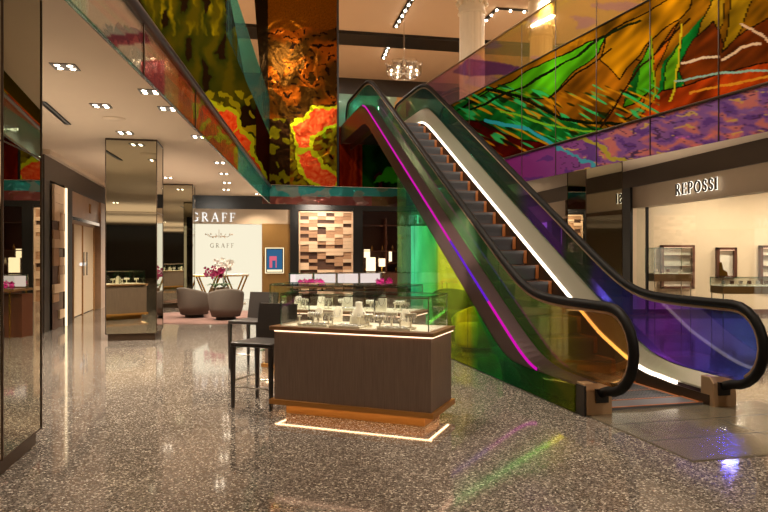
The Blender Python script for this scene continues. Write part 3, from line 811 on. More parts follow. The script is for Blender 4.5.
# items
def mk_bust():
    t = thing('necklace_bust', 'large ivory necklace bust near the middle of the front jewellery case', 'necklace display')
    m = MB(); m.lathe([(0, 0), (.075, 0), (.085, .02), (.08, .06), (.072, .09), (.05, .125), (.032, .15), (.028, .185), (.030, .20), (0, .205)], 'ivory', 18, sy=.55)
    m.build('bust', t)
    n = MB(); n.tube([(.06*cos(a), -.038-.012*sin(a)-.004, .12+.05*sin(a)) for a in [pi+pi*k/12 for k in range(13)]], .005, 'diamond', 6); n.build('necklace', t)
    return t
bust = mk_bust(); bust.location = kp(K1, .80, .30); bust.rotation_euler = (0, 0, KR); bust.scale = (1.15, 1.15, 1.12)
def mk_ringstand():
    t = thing('ring_stand', '', 'ring display'); m = MB()
    m.lathe([(0, 0), (.022, 0), (.024, .006), (.008, .012), (.007, .06), (.018, .066), (.020, .078), (0, .08)], 'ivory', 12); m.build('stand', t)
    r = MB(); r.tube([(.010*cos(a), 0, .088+.010*sin(a)) for a in [2*pi*k/12 for k in range(12)]], .003, 'diamond', 5, closed=True); r.build('ring', t); return t
def mk_bangle():
    t = thing('bracelet_stand', '', 'bracelet display'); m = MB()
    m.lathe([(0, 0), (.035, 0), (.035, .008), (.010, .012), (.010, .07), (0, .07)], 'ivory', 12)
    m.tube([(-.05, 0, .085), (.05, 0, .085)], .022, 'ivory', 12); m.build('stand', t)
    b_ = MB()
    for k in (-1, 0, 1): b_.tube([(k*.028, .026*cos(a), .085+.026*sin(a)) for a in [2*pi*j/14 for j in range(14)]], .004, 'diamond', 5, closed=True)
    b_.build('bracelet', t); return t
def mk_earring():
    t = thing('earring_stand', '', 'earring display'); m = MB()
    m.box(-.035, .035, -.02, .02, 0, .01, 'ivory'); m.box(-.006, .006, -.006, .006, .01, .075, 'ivory'); m.box(-.045, .045, -.008, .008, .075, .105, 'ivory'); m.build('stand', t)
    e = MB()
    for x in (-.028, .0, .028): e.box(x-.007, x+.007, -.014, -.008, .045, .09, 'diamond')
    e.build('earring', t); return t
def mk_tray():
    t = thing('display_tray', '', 'jewellery tray'); m = MB(); m.box(-.15, .15, -.10, .10, 0, .012, 'ivory'); m.box(-.155, .155, -.105, -.10, 0, .018, 'ivory'); m.build('tray_base', t)
    r = MB()
    for j in range(3): MB().tube([(-.12+.015*i, -.06+.06*j, .018) for i in range(17)], [.003+.005*(i % 3 == 1) for i in range(17)], 'diamond', 6).build('jewel_strip', t)
    return t
def mk_neck():
    t = thing('necklace_stand', '', 'necklace display'); m = MB()
    m.slab([(-.05, 0, 0), (.05, 0, 0), (.045, .02, .11), (.02, .028, .15), (-.02, .028, .15), (-.045, .02, .11)], (0, .02, 0), 'ivory'); m.build('stand', t)
    n = MB(); n.tube([(.034*cos(a), -.004+.01, .12+.07*sin(a)) for a in [pi+pi*k/10 for k in range(11)]], .004, 'diamond', 5); n.build('necklace', t); return t
protos = {'r': mk_ringstand(), 'b': mk_bangle(), 'e': mk_earring(), 't': mk_tray(), 'n': mk_neck()}
NM = {'r': 'small ivory ring stand', 'b': 'ivory bar with silver bangles', 'e': 'little T-shaped earring stand', 't': 'flat ivory tray of small jewels', 'n': 'slim ivory necklace stand'}
GRP = {'r': 'ring stands', 'b': 'bracelet bars', 'e': 'earring stands', 't': 'jewel trays', 'n': 'necklace stands'}
ORD = ['leftmost', 'second from left', 'third from left', 'fourth from left', 'fifth from left', 'sixth from left', 'seventh from left']
rank = {}
def nth(key): rank[key] = rank.get(key, -1)+1; return ORD[rank[key]]
used = set()
def item(k, K, x, y, z, rz, where, sc=1):
    p_ = protos[k]
    loc = kp(K, x, y, z); lab = NM[k]+' '+where
    gr = GRP[k]+(' in the front jewellery case' if K is K1 else ' in the second jewellery case' if K is K2 else ' in the mirrored jewellery case')
    if k not in used:
        used.add(k); o = p_; o.location = loc; o.rotation_euler = (0, 0, KR+rz); o['label'] = lab; o['group'] = gr
    else: o = dup(p_, loc, KR+rz, lab, gr)
    o.scale = (sc, sc, sc); return o
FR = [('t', .42, .18, 0, 'at the left of the front case', 1), ('b', .34, .24, .2, 'left of the first tray in the front case', 1), ('b', .42, .20, -.2, 'on the left tray of the front case', 1), ('e', .52, .22, 0, 'left of the large bust in the front case', 1.1), ('r', .24, .16, 0, 'nearest the left glass end of the front case', 1),
      ('t', .76, .16, 0, 'below the large bust in the front case', 1), ('r', .60, .14, 0, 'in front of the large bust', 1), ('r', .84, .20, 0, 'just right of the large bust', 1.1), ('b', .90, .28, .3, 'behind the right side of the large bust', 1), ('e', .95, .18, 0, 'between the bust and the right tray in front case', 1),
      ('t', 1.24, .16, 0, 'at the right of the front case', 1), ('e', 1.16, .22, 0, 'on the left edge of the right tray', 1.25), ('b', 1.08, .14, .2, 'left of the right tray in the front case', 1), ('n', 1.24, .34, 0, 'at the back of the front case, right half', 1), ('e', 1.36, .18, 0, 'on the right tray, nearest the right glass end', 1.25),
      ('r', 1.28, .12, 0, 'at the front lip of the right tray', 1), ('n', .30, .42, 0, 'at the back left of the front case', .9), ('n', .50, .44, 0, 'behind the left tray of the front case', 1), ('r', 1.02, .36, 0, 'at the back of the front case behind the middle', 1.1)]
for k, x, y, rz, wh, sc in FR: item(k, K1, x, y, .854 if k != 't' else .842, rz, wh, sc)
for i in range(17):
    k = 'rnbenrebntrbenrbe'[i]; x = .22+i*.103; y = .16+.28*((i*37) % 10)/10
    item(k, K2, x, y, .842, random.uniform(-.3, .3), nth('2'+k)+' of its kind in the second jewellery case', random.uniform(1.0, 1.3))
for i in range(12):
    k = 'nrbenrbenrbe'[i]; item(k, K0, .2+i*.15, .15+.3*((i*37) % 10)/10, .842, 0, nth('0'+k)+' of its kind in the mirrored counter', 1.2)

# ============================================================ STOOLS
def mk_stool():
    t = thing('bar_stool', 'black leather bar stool in front, tucked at the counter end', 'bar stool', group='black bar stools')
    S = .455; H = .645
    m = MB(); m.box(-.01, S+.01, -.01, S+.01, H-.045, H, 'leather'); m.build('seat', t, bevel=.012)
    b_ = MB(); b_.slab([(.0, S-.03, H-.05), (S, S-.03, H-.05), (S-.005, S+.045, 1.0), (.005, S+.045, 1.0)], (0, .03, 0), 'leather'); b_.build('backrest', t, bevel=.008)
    for x in (0, S):
        for y in (0, S):
            dx = .015 if x else -.015
            l = MB(); v = []
            x0, y0 = x*.96+.01, y*.96+.01
            for z, r_, ox in ((H-.04, .021, 0), (0, .013, .0)):
                v += [(x0+ox-r_, y0-r_, z), (x0+ox+r_, y0-r_, z), (x0+ox+r_, y0+r_, z), (x0+ox-r_, y0+r_, z)]
            l.add(v, [(0, 3, 2, 1), (0, 1, 5, 4), (1, 2, 6, 5), (2, 3, 7, 6), (3, 0, 4, 7), (4, 5, 6, 7)], 'leather'); l.build('leg', t)
    for pts in (((.01, .01, .20), (S*.97, .01, .20)), ((.01, .01, .26), (.01, S*.97, .26)), ((S*.97, .01, .26), (S*.97, S*.97, .26)), ((.01, S*.97, .20), (S*.97, S*.97, .20))):
        MB().tube(pts, .009, 'chrome', 6).build('footrest_bar', t)
    return t
s1 = mk_stool(); s1.location = (-1.515, 6.62, 0); s1.rotation_euler = (0, 0, KR)
dup(s1, (-2.06, 8.84, 0), KR, 'black leather bar stool standing farther back, at the second counter')

# ============================================================ THIRD, GLOWING CASE
c3 = thing('display_case', 'low display case with a glowing white back, beyond the second counter', 'display counter', (0, 0, 0))
A = at(296, 255, 13.0); B = at(390, 255, 13.9)
dirv = Vector((B.x-A.x, B.y-A.y, 0)); L3 = dirv.length; c3.location = (A.x, A.y, 0); c3.rotation_euler = (0, 0, atan2(dirv.y, dirv.x))
MB().box(0, L3, .25, .6, .0, .80, 'niche').build('body', c3)
MB().box(0, L3, 0, .6, .86, .90, 'woodtop').build('countertop', c3)
m = MB()
for k in range(4): m.box(L3*k/4+.03, L3*(k+1)/4-.03, .42, .44, .93, 1.13, 'casew')
m.build('backlit_panel', c3)
m = MB()
for k in range(5): m.box(L3*k/4-.015, L3*k/4+.015, .40, .43, .9, 1.16, 'chrome')
m.box(0, L3, .38, .46, 1.14, 1.16, 'chrome'); m.build('case_frame', c3)
m = MB(); m.box(0, L3, .02, .028, .9, 1.15, 'glass'); m.box(0, L3, .02, .4, 1.15, 1.158, 'glass'); m.build('glass_case', c3)
m = MB()
for k in range(5):
    for yy in (.05, .55): m.tube([(L3*(.05+.225*k), yy, 0), (L3*(.05+.225*k), yy, .86)], .015, 'gold', 6)
m.build('gold_leg_frame', c3)
def flowers(px, py, Y, n, label, sp=.22):
    p_ = at(px, py, Y); t = thing('flower_spray', label, 'flowers', (p_.x, p_.y, .90), 0, 'pink flowers on the glowing case')
    m = MB()
    for i in range(n):
        x, y, z = random.uniform(-sp, sp), random.uniform(-.06, .06), random.uniform(.03, .12)
        for k in range(5):
            a_ = 2*pi*k/5; m.add([(x, y, z), (x+.045*cos(a_), y-.02, z+.045*sin(a_)), (x+.05*cos(a_+.5), y-.03, z+.05*sin(a_+.5)), (x+.04*cos(a_+1), y-.02, z+.04*sin(a_+1))], [(0, 1, 2, 3)], 'pinkpetal')
    m.build('blossom', t)
    l = MB()
    for i in range(5):
        l.tube([(random.uniform(-.1, .1), 0, 0), (random.uniform(-sp, sp), 0, .09)], .004, 'leaf', 5)
    l.build('stem', t)
flowers(311, 280, 13.25, 22, 'spray of hot pink flowers at the left end of the glowing case', .24)
flowers(384, 280, 13.85, 14, 'spray of hot pink flowers at the right end of the glowing case', .14)

# ============================================================ BRICK SCREENS
def brick(name, label, W, H, cols, rows, loc, rz, seed):
    t = thing(name, label, 'decorative screen', loc, rz, 'offset stone block screens')
    rnd = random.Random(seed); m = MB(); cw = W/cols; rh = H/rows
    for i in range(cols):
        j = 0
        while j < rows:
            h = 1 if cols > 3 else rnd.choice((1, 2)); h = min(h, rows-j); k = rnd.random()
            mat = 'brick_a' if k < .38 else 'brick_b' if k < .74 else 'brick_c'
            d_ = (.12 if mat == 'brick_a' else .08 if mat == 'brick_b' else .02)*(1 if cols > 3 else .4)
            m.box(i*cw, (i+1)*cw, -d_, 0, j*rh+.003, (j+h)*rh-.003, mat); j += h
    m.build('stone_block_panel', t)
    if cols == 2:
        MB().box(W-.06, W-.002, -.09, -.055, 0, H, 'shade').build('light_strip', t); return t
    f = MB(); f.box(-.05, 0, -.13, .02, 0, H+.05, 'brick_a'); f.box(W, W+.05, -.13, .02, 0, H+.05, 'brick_a'); f.box(-.05, W+.05, -.13, .02, H, H+.05, 'brick_a'); f.build('screen_frame', t)
    return t
a0, a1 = bwp(299.5), bwp(351); pp = Vector((a0*cos(BWR), 24.08+a0*sin(BWR), 0))-Vector((-sin(BWR), cos(BWR), 0))*.0
brick('stone_screen', 'wide lit screen of offset stone blocks on the far dark wall', a1-a0, bwz(300, 212), 6, 24, (pp.x, pp.y+.12, 0), BWR, 3)
brick('stone_screen', 'tall narrow glowing stone block screen on the left shopfront wall', lw(62)-lw(51), 2.96, 2, 16, (-3.47-.2417*lwY(51)+.02, lwY(51), 0), LWR+pi/2, 5)
brick('stone_screen', 'small stone block screen right of the escalator beside the mirror pillar', rw(567)-rw(578), 2.6, 3, 24, (8.74-.171*rwY(567)-.02, rwY(567), 0), RWR-pi/2, 9)

# ============================================================ SIGNS
def arc(cx, cy, rx, ry, a0, a1, n=14): return [(cx+rx*cos(a0+(a1-a0)*k/n), cy+ry*sin(a0+(a1-a0)*k/n)) for k in range(n+1)]
T, t_ = .12, .06
def glyph(ch):
    sf = lambda x, y, w_=.2: ([(x-w_/2, y), (x+w_/2, y)], .05)
    if ch == 'I': return .30, [([(.15, 0), (.15, 1)], T), sf(.15, .025, .3), sf(.15, .975, .3)]
    if ch == 'E': return .68, [([(.15, 0), (.15, 1)], T), ([(0, .025), (.64, .025)], .05), ([(0, .975), (.60, .975)], .05), ([(.15, .52), (.48, .52)], .05), ([(.63, 0), (.63, .22)], .05), ([(.59, .8), (.59, 1)], .05), ([(.47, .42), (.47, .62)], .05)]
    if ch == 'F': return .62, [([(.15, 0), (.15, 1)], T), sf(.15, .025, .3), ([(0, .975), (.58, .975)], .05), ([(.15, .50), (.46, .50)], .05), ([(.57, .8), (.57, 1)], .05), ([(.45, .40), (.45, .60)], .05)]
    if ch == 'P': return .66, [([(.15, 0), (.15, 1)], T), sf(.15, .025, .3), ([(0, .975), (.3, .975)], .05), ([(.2, .975)]+arc(.34, .73, .24, .24, pi/2, -pi/2)+[(.2, .49)], .10)]
    if ch == 'R': return .78, [([(.15, 0), (.15, 1)], T), sf(.15, .025, .3), ([(0, .975), (.3, .975)], .05), ([(.2, .975)]+arc(.34, .74, .22, .23, pi/2, -pi/2)+[(.2, .51)], .09), ([(.34, .50), (.66, .03)], .14), ([(.56, .025), (.78, .025)], .05)]
    if ch == 'O': return .92, [(arc(.46, .5, .38, .46, 0, 2*pi, 28), .11)]
    if ch == 'S': return .62, [([(.52, .80)]+arc(.31, .74, .19, .22, .6, pi*1.25, 10)+arc(.31, .27, .20, .23, pi*.35, -pi+.3, 12), .11), ([(.52, .7), (.52, .95)], .05), ([(.08, .05), (.08, .3)], .05)]
    if ch == 'G': return .90, [(arc(.46, .5, .38, .46, .75, 2*pi-.75, 22), .11), ([(.74, .05), (.74, .42)], .12), ([(.58, .42), (.88, .42)], .05), ([(.74, .72), (.74, .95)], .05)]
    if ch == 'A': return .86, [([(.10, 0), (.42, 1)], .06), ([(.42, 1), (.74, 0)], .15), ([(.2, .34), (.62, .34)], .05), sf(.10, .025, .24), sf(.74, .025, .26)]
    if ch == 'M': return .95, [([(.12, 0), (.12, 1)], .06), ([(.12, 1), (.45, .1)], .14), ([(.45, .1), (.78, 1)], .06), ([(.80, 0), (.80, 1)], .14), sf(.12, .025), sf(.80, .025)]
    return .5, []
def letter_mb(ch, h, depth, face, side, mirror=False, grow=0):
    W_, strokes = glyph(ch); m = MB()
    for pts, th in strokes:
        P = [Vector((x, y)) for x, y in pts]; L_, R_ = [], []
        for i, p_ in enumerate(P):
            d_ = (P[min(i+1, len(P)-1)]-P[max(i-1, 0)]).normalized(); n_ = Vector((-d_.y, d_.x))
            L_.append(p_+n_*(th+grow)/2); R_.append(p_-n_*(th+grow)/2)
        for i in range(len(P)-1):
            q = [R_[i], R_[i+1], L_[i+1], L_[i]]
            q = [((W_-v.x if mirror else v.x)*h, 0, v.y*h) for v in q]
            if mirror: q = q[::-1]
            vs = [(x, -depth, z) for x, y, z in q]+[(x, 0, z) for x, y, z in q]
            m.add(vs, [(0, 1, 2, 3)], face); m.add(vs, [(4, 7, 6, 5), (0, 4, 5, 1), (1, 5, 6, 2), (2, 6, 7, 3), (3, 7, 4, 0)], side)
    return m, W_*h
def sign(text, label, loc, rz, h, total, face, side, depth=.03, mirror=False, halo=False):
    t = thing('shop_sign', label, 'sign', loc, rz)
    seq = text[::-1] if mirror else text
    ws = [glyph(c)[0]*h for c in seq]; gap = (total-sum(ws))/(len(seq)-1); x = 0
    for c, w_ in zip(seq, ws):
        m, _ = letter_mb(c, h, depth, face, side, mirror); o = m.build('letter', t); o.location = (x, 0, 0); x += w_+gap
        if halo:
            m2_, _ = letter_mb(c, h, .006, 'halo', 'halo', mirror, .07); m2_.build('halo_light', o)
    return t
# REPOSSI on the right fascia: runs from px 676 to 720
Ya, Yb = rwY(677), rwY(719)
sign('REPOSSI', 'REPOSSI shop sign in backlit serif letters on the taupe fascia', (8.74-.171*Ya-.02, Ya, 2.80), RWR-pi/2, .235, (Ya-Yb)/cos(RWR), 'signblk', 'signblk', .03, halo=True)
a0, a1 = bwp(191), bwp(235.5)
sign('GRAFF', 'GRAFF shop sign in white serif letters over the white shopfront', (a0*cos(BWR), 24.08+a0*sin(BWR)-.03, bwz(210, 221)), BWR, .30, a1-a0, 'sign', 'sign')
a0, a1 = bwp(208), bwp(232)
sign('GRAFF', 'small grey GRAFF lettering on the white shop wall', (a0*cos(BWR), 24.08+a0*sin(BWR)+.27, bwz(210, 247)), BWR, .15, a1-a0, 'signdk', 'signdk', .02)
a0, a1 = bwp(414), bwp(481)
sign('GRAFF', 'reflection of the GRAFF sign built as reversed letters behind the green escalator glass', (a0*cos(BWR), 24.08+a0*sin(BWR)-.03, bwz(440, 223)), BWR, .30, a1-a0, 'sign', 'sign', mirror=True)  # mirror image of the sign modelled as solid letters
Yc = lwY(90)
sign('M', 'small gold monogram letter on the beige marble fascia of the left shop', (-3.47-.2417*Yc-.02, Yc, 2.62), LWR+pi/2, .22, .3, 'bronze', 'bronze') if False else None
t = thing('shop_monogram', 'small gold monogram on the beige marble fascia of the left shop', 'sign', (-3.47-.2417*Yc-.03, Yc, 2.62), LWR+pi/2)
m, _ = letter_mb('M', .24, .02, 'bronze', 'bronze'); m.build('letter', t)

# ============================================================ WALL SCREEN, LAMPS, SHELF
a0, a1 = bwp(266), bwp(283); z0, z1 = bwz(274, 272), bwz(274, 248)
t = thing('wall_screen', 'small glowing blue and pink advertising screen on the bronze wall', 'screen', (a0*cos(BWR), 24.08+a0*sin(BWR), z0), BWR)
W_, H_ = a1-a0, z1-z0
MB().box(0, W_, -.06, -.01, 0, H_, 'black').build('screen_body', t)
MB().box(-.03, W_+.03, -.012, -.004, -.03, H_+.03, 'screen_w').build('glowing_edge', t)
m = MB(); m.box(.03, W_-.03, -.064, -.06, .03, H_-.03, 'screen_b'); m.box(W_*.2, W_*.62, -.068, -.064, H_*.2, H_*.68, 'screen_p'); m.box(W_*.36, W_*.56, -.07, -.068, H_*.18, H_*.5, 'screen_b'); m.box(.03, W_-.03, -.068, -.064, .03, .1, 'screen_w'); m.build('picture', t)
# chandelier pattern in white shop
t = thing('chandelier', 'faint ornate chandelier at the top of the white shop', 'chandelier', tuple(at(219, 229, 23.1)), 0)
m = MB(); m.tube([(0, 0, 0), (0, 0, -.3)], .008, 'marble', 5)
for k in range(8):
    a_ = 2*pi*k/8; m.tube([(.08*cos(a_), .08*sin(a_), -.22), (.3*cos(a_), .3*sin(a_), -.26), (.45*cos(a_), .45*sin(a_), -.16)], .008, 'marble', 5)
m.build('arm', t)
m = MB()
for k in range(16): m.lathe([(0, 0), (.022, .02), (.018, .05), (0, .06)], 'marble', 6, ((.45 if k % 2 else .2)*cos(k*pi/8), .45*sin(k*pi/8), -.30+.1*(k % 2)))
m.build('crystal', t)
def table_lamp(px, py0, py1, w_, label, Y=22.6, zb=None):
    p_ = at(px, py1, Y); t = thing('table_lamp', label, 'lamp', (p_.x, p_.y, p_.z-.35), 0)
    h = (py1-py0)/F*Y; r = w_/F*Y/2
    MB().lathe([(r*.9, .35), (r, .35), (r, .35+h), (r*.9, .35+h), (r*.9, .35)], 'shade', 16).build('lamp_shade', t)
    MB().lathe([(0, 0), (.08, 0), (.08, .02), (.015, .04), (.02, .2), (.015, .36), (0, .36)], 'gold', 10).build('base', t); return t
table_lamp(367, 249, 257, 6, 'white shaded table lamp on the left of the dark shelf alcove', 24.6)
table_lamp(382, 258, 266, 6.5, 'lower white shaded lamp in the middle of the shelf alcove', 24.2)
a0, a1 = bwp(363), bwp(409)
t = thing('shelf_unit', 'dark walnut alcove shelving with bottles and boxes beside the stone screen', 'shelving', (a0*cos(BWR), 24.08+a0*sin(BWR), 0), BWR)
W_ = a1-a0
for z in (.9, 1.25, 1.7, bwz(380, 224)): MB().box(.05, W_-.05, .5, 1.1, z-.03, z, 'niche').build('shelf', t)
for u0, u1 in ((0, .05), (W_-.05, W_), (W_*.55, W_*.58)): MB().box(u0, u1, .49, 1.11, 0, 2.9, 'niche').build('upright', t)
m = MB(); m.box(0, W_, .1, .5, 0, .88, 'niche'); m.build('cabinet', t)
MB().box(.2, .55, .48, .49, .95, 1.45, 'shade').build('lit_panel', t); MB().box(W_*.62, W_*.68, .45, .49, 1.3, 1.66, 'shade').build('lit_panel', t); MB().box(W_*.84, W_*.90, .45, .49, 1.1, 2.3, 'bronze').build('bronze_panel', t)
for i in range(10):
    zz = (.9, 1.25, 1.7)[i % 3]; x = .2+i*.13*W_/1.7
    p_ = Vector((a0*cos(BWR), 24.08+a0*sin(BWR), 0))+Vector((cos(BWR), sin(BWR), 0))*x+Vector((-sin(BWR), cos(BWR), 0))*.7
    m = MB(); m.lathe([(0, 0), (.035, 0), (.035, .12), (.014, .16), (.014, .2), (0, .2)], ('gold', 'ivory', 'bronze')[i % 3], 8)
    o = m.build('bottle'); o.location = (p_.x, p_.y, zz); tag(o, ('gold', 'ivory', 'bronze')[i % 3]+' bottle, '+nth('b%d' % (i % 3))+' of its colour, on the walnut alcove shelves', 'bottle', 'bottles on the alcove shelves, '+('gold', 'ivory', 'bronze')[i % 3])

# ============================================================ LOUNGE: rug, tub chairs, orchids, console
A = at(222, 255, 16.2)
rg_ = MB(); rg_.lathe([(0, .0), (2.1, .0), (2.1, .014), (0, .014)], 'rug', 40, sx=1.0, sy=.85)
o = rg_.build('rug'); o.location = (A.x-.1, 16.4, .001); tag(o, 'pink and grey patterned rug under the tub chairs', 'rug')
def tub(loc, rz, label, mat='grey_fabric', sc=1, leg='black'):
    t = thing('tub_chair', label, 'armchair', loc, rz, 'tub armchairs'); m = MB(); n = 28; R0, R1 = .42, .34
    a0, a1 = radians(-35), radians(215); vs = []
    for k in range(n+1):
        a_ = a0+(a1-a0)*k/n; u = abs(k/n-.5)*2; h = .78-.24*u**1.6
        for r_, z in ((R0*.82, .08), (R0*.98, .3), (R0*1.05, h-.05), (R0*1.02, h), (R1*1.05, h-.01), (R1, .42), (R1, .2)): vs.append((r_*cos(a_), r_*sin(a_), z))
    q = 7; fs = [(k*q+j, (k+1)*q+j, (k+1)*q+(j+1) % q, k*q+(j+1) % q) for k in range(n) for j in range(q)]
    fs += [tuple(range(q)), tuple(n*q+j for j in range(q-1, -1, -1))]; m.add(vs, fs, mat, True); m.build('shell', t, recalc=True)
    MB().lathe([(0, .08), (.33, .08), (.36, .14), (.35, .40), (.31, .45), (0, .46)], mat, 24).build('seat_cushion', t)
    MB().lathe([(0, 0), (.24, 0), (.24, .08), (0, .08)], leg, 20).build('base', t)
    t.scale = (sc, sc, sc); return t
pA = at(226, 255, 15.6); ch1 = tub((pA.x, 15.6, .015), radians(205-90), 'grey boucle tub chair in front of the orchids, back to the camera', sc=.95)
ch1.rotation_euler = (0, 0, radians(-160))
pB = at(207, 255, 16.9); dup(ch1, (pB.x-.12, 16.2, .015), radians(150), 'second grey tub chair, half hidden left of the orchids').scale = (.95, .95, .95)
def orchid(loc, mat, label, h, spread, n):
    t = thing('orchid_plant', label, 'potted plant', loc, 0, 'orchids')
    MB().lathe([(0, 0), (.10, 0), (.13, .22), (.12, .22), (.10, .20), (0, .20)], 'pot', 16).build('pot', t)
    sm = MB(); bl = MB(); lf = MB(); rnd = random.Random(n)
    for i in range(4):
        dx = rnd.uniform(-spread, spread); pts = [(0, 0, .2), (dx*.3, rnd.uniform(-.05, .05), h*.6), (dx*.8, 0, h*.95), (dx*1.2, 0, h)]
        sm.tube(pts, .008, 'leaf', 5)
        for k in range(n):
            u = rnd.random(); x = dx*(.6+.6*u)+rnd.uniform(-.07, .07); z = h*(.80+.22*u)+rnd.uniform(-.06, .06); y = rnd.uniform(-.08, .08)
            for j in range(5):
                a_ = 2*pi*j/5+rnd.random(); r_ = .06
                bl.add([(x, y, z), (x+r_*cos(a_-.5), y-.02, z+r_*sin(a_-.5)), (x+r_*1.3*cos(a_), y-.03, z+r_*1.3*sin(a_)), (x+r_*cos(a_+.5), y-.02, z+r_*sin(a_+.5))], [(0, 1, 2, 3)], mat)
    for i in range(9):
        a_ = 2*pi*i/9; d_ = Vector((cos(a_), sin(a_), 0)); s_ = Vector((-sin(a_), cos(a_), 0))*.035
        b0 = Vector((0, 0, .2)); lf.add([b0, b0+d_*.14+s_+Vector((0, 0, .12)), b0+d_*.3+Vector((0, 0, .06)), b0+d_*.14-s_+Vector((0, 0, .12))], [(0, 1, 2, 3)], 'leaf')
    sm.build('stem', t); bl.build('blossom', t); lf.build('leaf', t); return t
tb_ = thing('side_table', 'round table holding the orchids behind the tub chairs', 'table', (at(220, 0, 17.4).x, 17.4, .015))
MB().lathe([(0, .42), (.34, .42), (.34, .45), (0, .45)], 'black', 24).build('tabletop', tb_); MB().lathe([(0, 0), (.2, 0), (.2, .02), (.03, .04), (.03, .42), (0, .42)], 'black', 16).build('pedestal', tb_)
orchid((at(215, 0, 17.3).x, 17.3, .465), 'petal', 'dark magenta orchid in a pot above the tub chairs', .66, .26, 6)
orchid((at(224, 0, 17.5).x, 17.5, .465), 'petalw', 'white orchid beside the magenta one', .86, .24, 6)
# gold console table
A = at(194, 0, 20.5); B = at(247, 0, 21.2)
t = thing('console_table', 'gold console table with slanted legs in the white shop', 'table', (A.x, A.y, 0), atan2(B.y-A.y, B.x-A.x)); W_ = (B-A).xy.length
MB().box(0, W_, -.25, .25, .90, .93, 'white').build('tabletop', t)
m = MB()
for y in (-.24, .24): m.tube([(0, y, .88), (W_, y, .88)], .022, 'gold', 6); m.tube([(.1, y, .02), (W_-.1, y, .02)], .015, 'gold', 6)
m.build('frame', t)
for x0, x1 in ((.1, .45), (.75, .35), (.95, 1.3), (W_-.05, W_-.4)):
    m = MB()
    for y in (-.24, .24): m.tube([(x0, y, .88), (x1, y, .02)], .028, 'gold', 6)
    m.build('leg', t)
# chairs under the escalator
c = tub((1.47, 10.6, 0), radians(10), 'yellow green tub chair seen through the escalator side glass', 'green_fabric', .95)
c.rotation_euler = (0, 0, radians(-60))
for P0_, T0_, pw in (((-.6, 8.2, 3.5), (1.45, 10.5, .5), 900), ((5.2, 10.2, 3.5), (1.5, 10.6, .5), 300)):
    so = spot(P0_, pw, 34); so.rotation_euler = (Vector(T0_)-Vector(P0_)).to_track_quat('-Z', 'Y').to_euler()  # added spots without fixtures, brightening the chair
area((2.3, 11.8, 1.9), .5, 40, (1, .9, .75))  # added unseen fill lamp below the escalator
c = tub((1.36, 12.0, 0), radians(-30), 'dark teal tub chair behind the yellow green one', 'dk_fabric', 1.15); c.rotation_euler = (0, 0, radians(20))
A = at(446, 0, 15.5)
t = thing('glass_side_table', 'small glass table behind the escalator glass, in front of white shop', 'table', (A.x, A.y, 0), BWR)
MB().box(0, .9, 0, .45, .88, .90, 'glass').build('tabletop', t)
for x in (.02, .86):
    for y in (.02, .41): MB().box(x, x+.02, y, y+.02, 0, .88, 'chrome').build('leg', t)
orchid((A.x+.75, A.y+.2, .90), 'petal', 'magenta orchid on the glass table behind the escalator', .45, .2, 5)

# ============================================================ REPOSSI INTERIOR
def niche(px0, px1, py0, py1, label, shelves=3):
    A = at(px0, py1, 17.25); B = at(px1, py0, 17.25)
    t = thing('wall_niche', label, 'display niche', (A.x, 17.26, A.z), 0, 'walnut framed wall niches'); W_, H_ = B.x-A.x, B.z-A.z
    f = MB(); e = .06
    f.box(0, e, -.12, 0, 0, H_, 'niche'); f.box(W_-e, W_, -.12, 0, 0, H_, 'niche'); f.box(0, W_, -.12, 0, 0, e, 'niche'); f.box(0, W_, -.12, 0, H_-e, H_, 'niche'); f.build('frame', t)
    MB().box(e, W_-e, -.01, 0, e, H_-e, 'ivory').build('back_panel', t)
    for k in range(1, shelves+1): MB().box(e, W_-e, -.11, -.01, H_*k/(shelves+1), H_*k/(shelves+1)+.02, 'niche').build('shelf', t)
    l = MB(); l.box(e, W_-e, -.10, -.09, H_-e-.015, H_-e-.005, 'ledwarm'); l.build('light_strip', t)
    return t
niche(660, 693, 244.5, 288, 'large walnut framed wall niche with shelves, behind the left glass case', 3)
n2 = niche(715.5, 735, 247, 277.5, 'small walnut framed wall niche with gold ornament, middle of shop wall', 0)
niche(758.5, 782, 245, 287, 'walnut framed wall niche with shelves at the right edge', 3)
m = MB(); m.slab([(0, 0, 0), (.22, 0, 0), (.2, 0, .1), (.1, 0, .16), (.06, 0, .34), (0, 0, .36)], (0, .06, 0), 'gold'); o = m.build('gold_ornament'); p_ = at(718, 276, 17.2); o.location = (p_.x, 17.12, p_.z+.02)
tag(o, 'small gold sculptural ornament inside the middle wall niche', 'ornament')
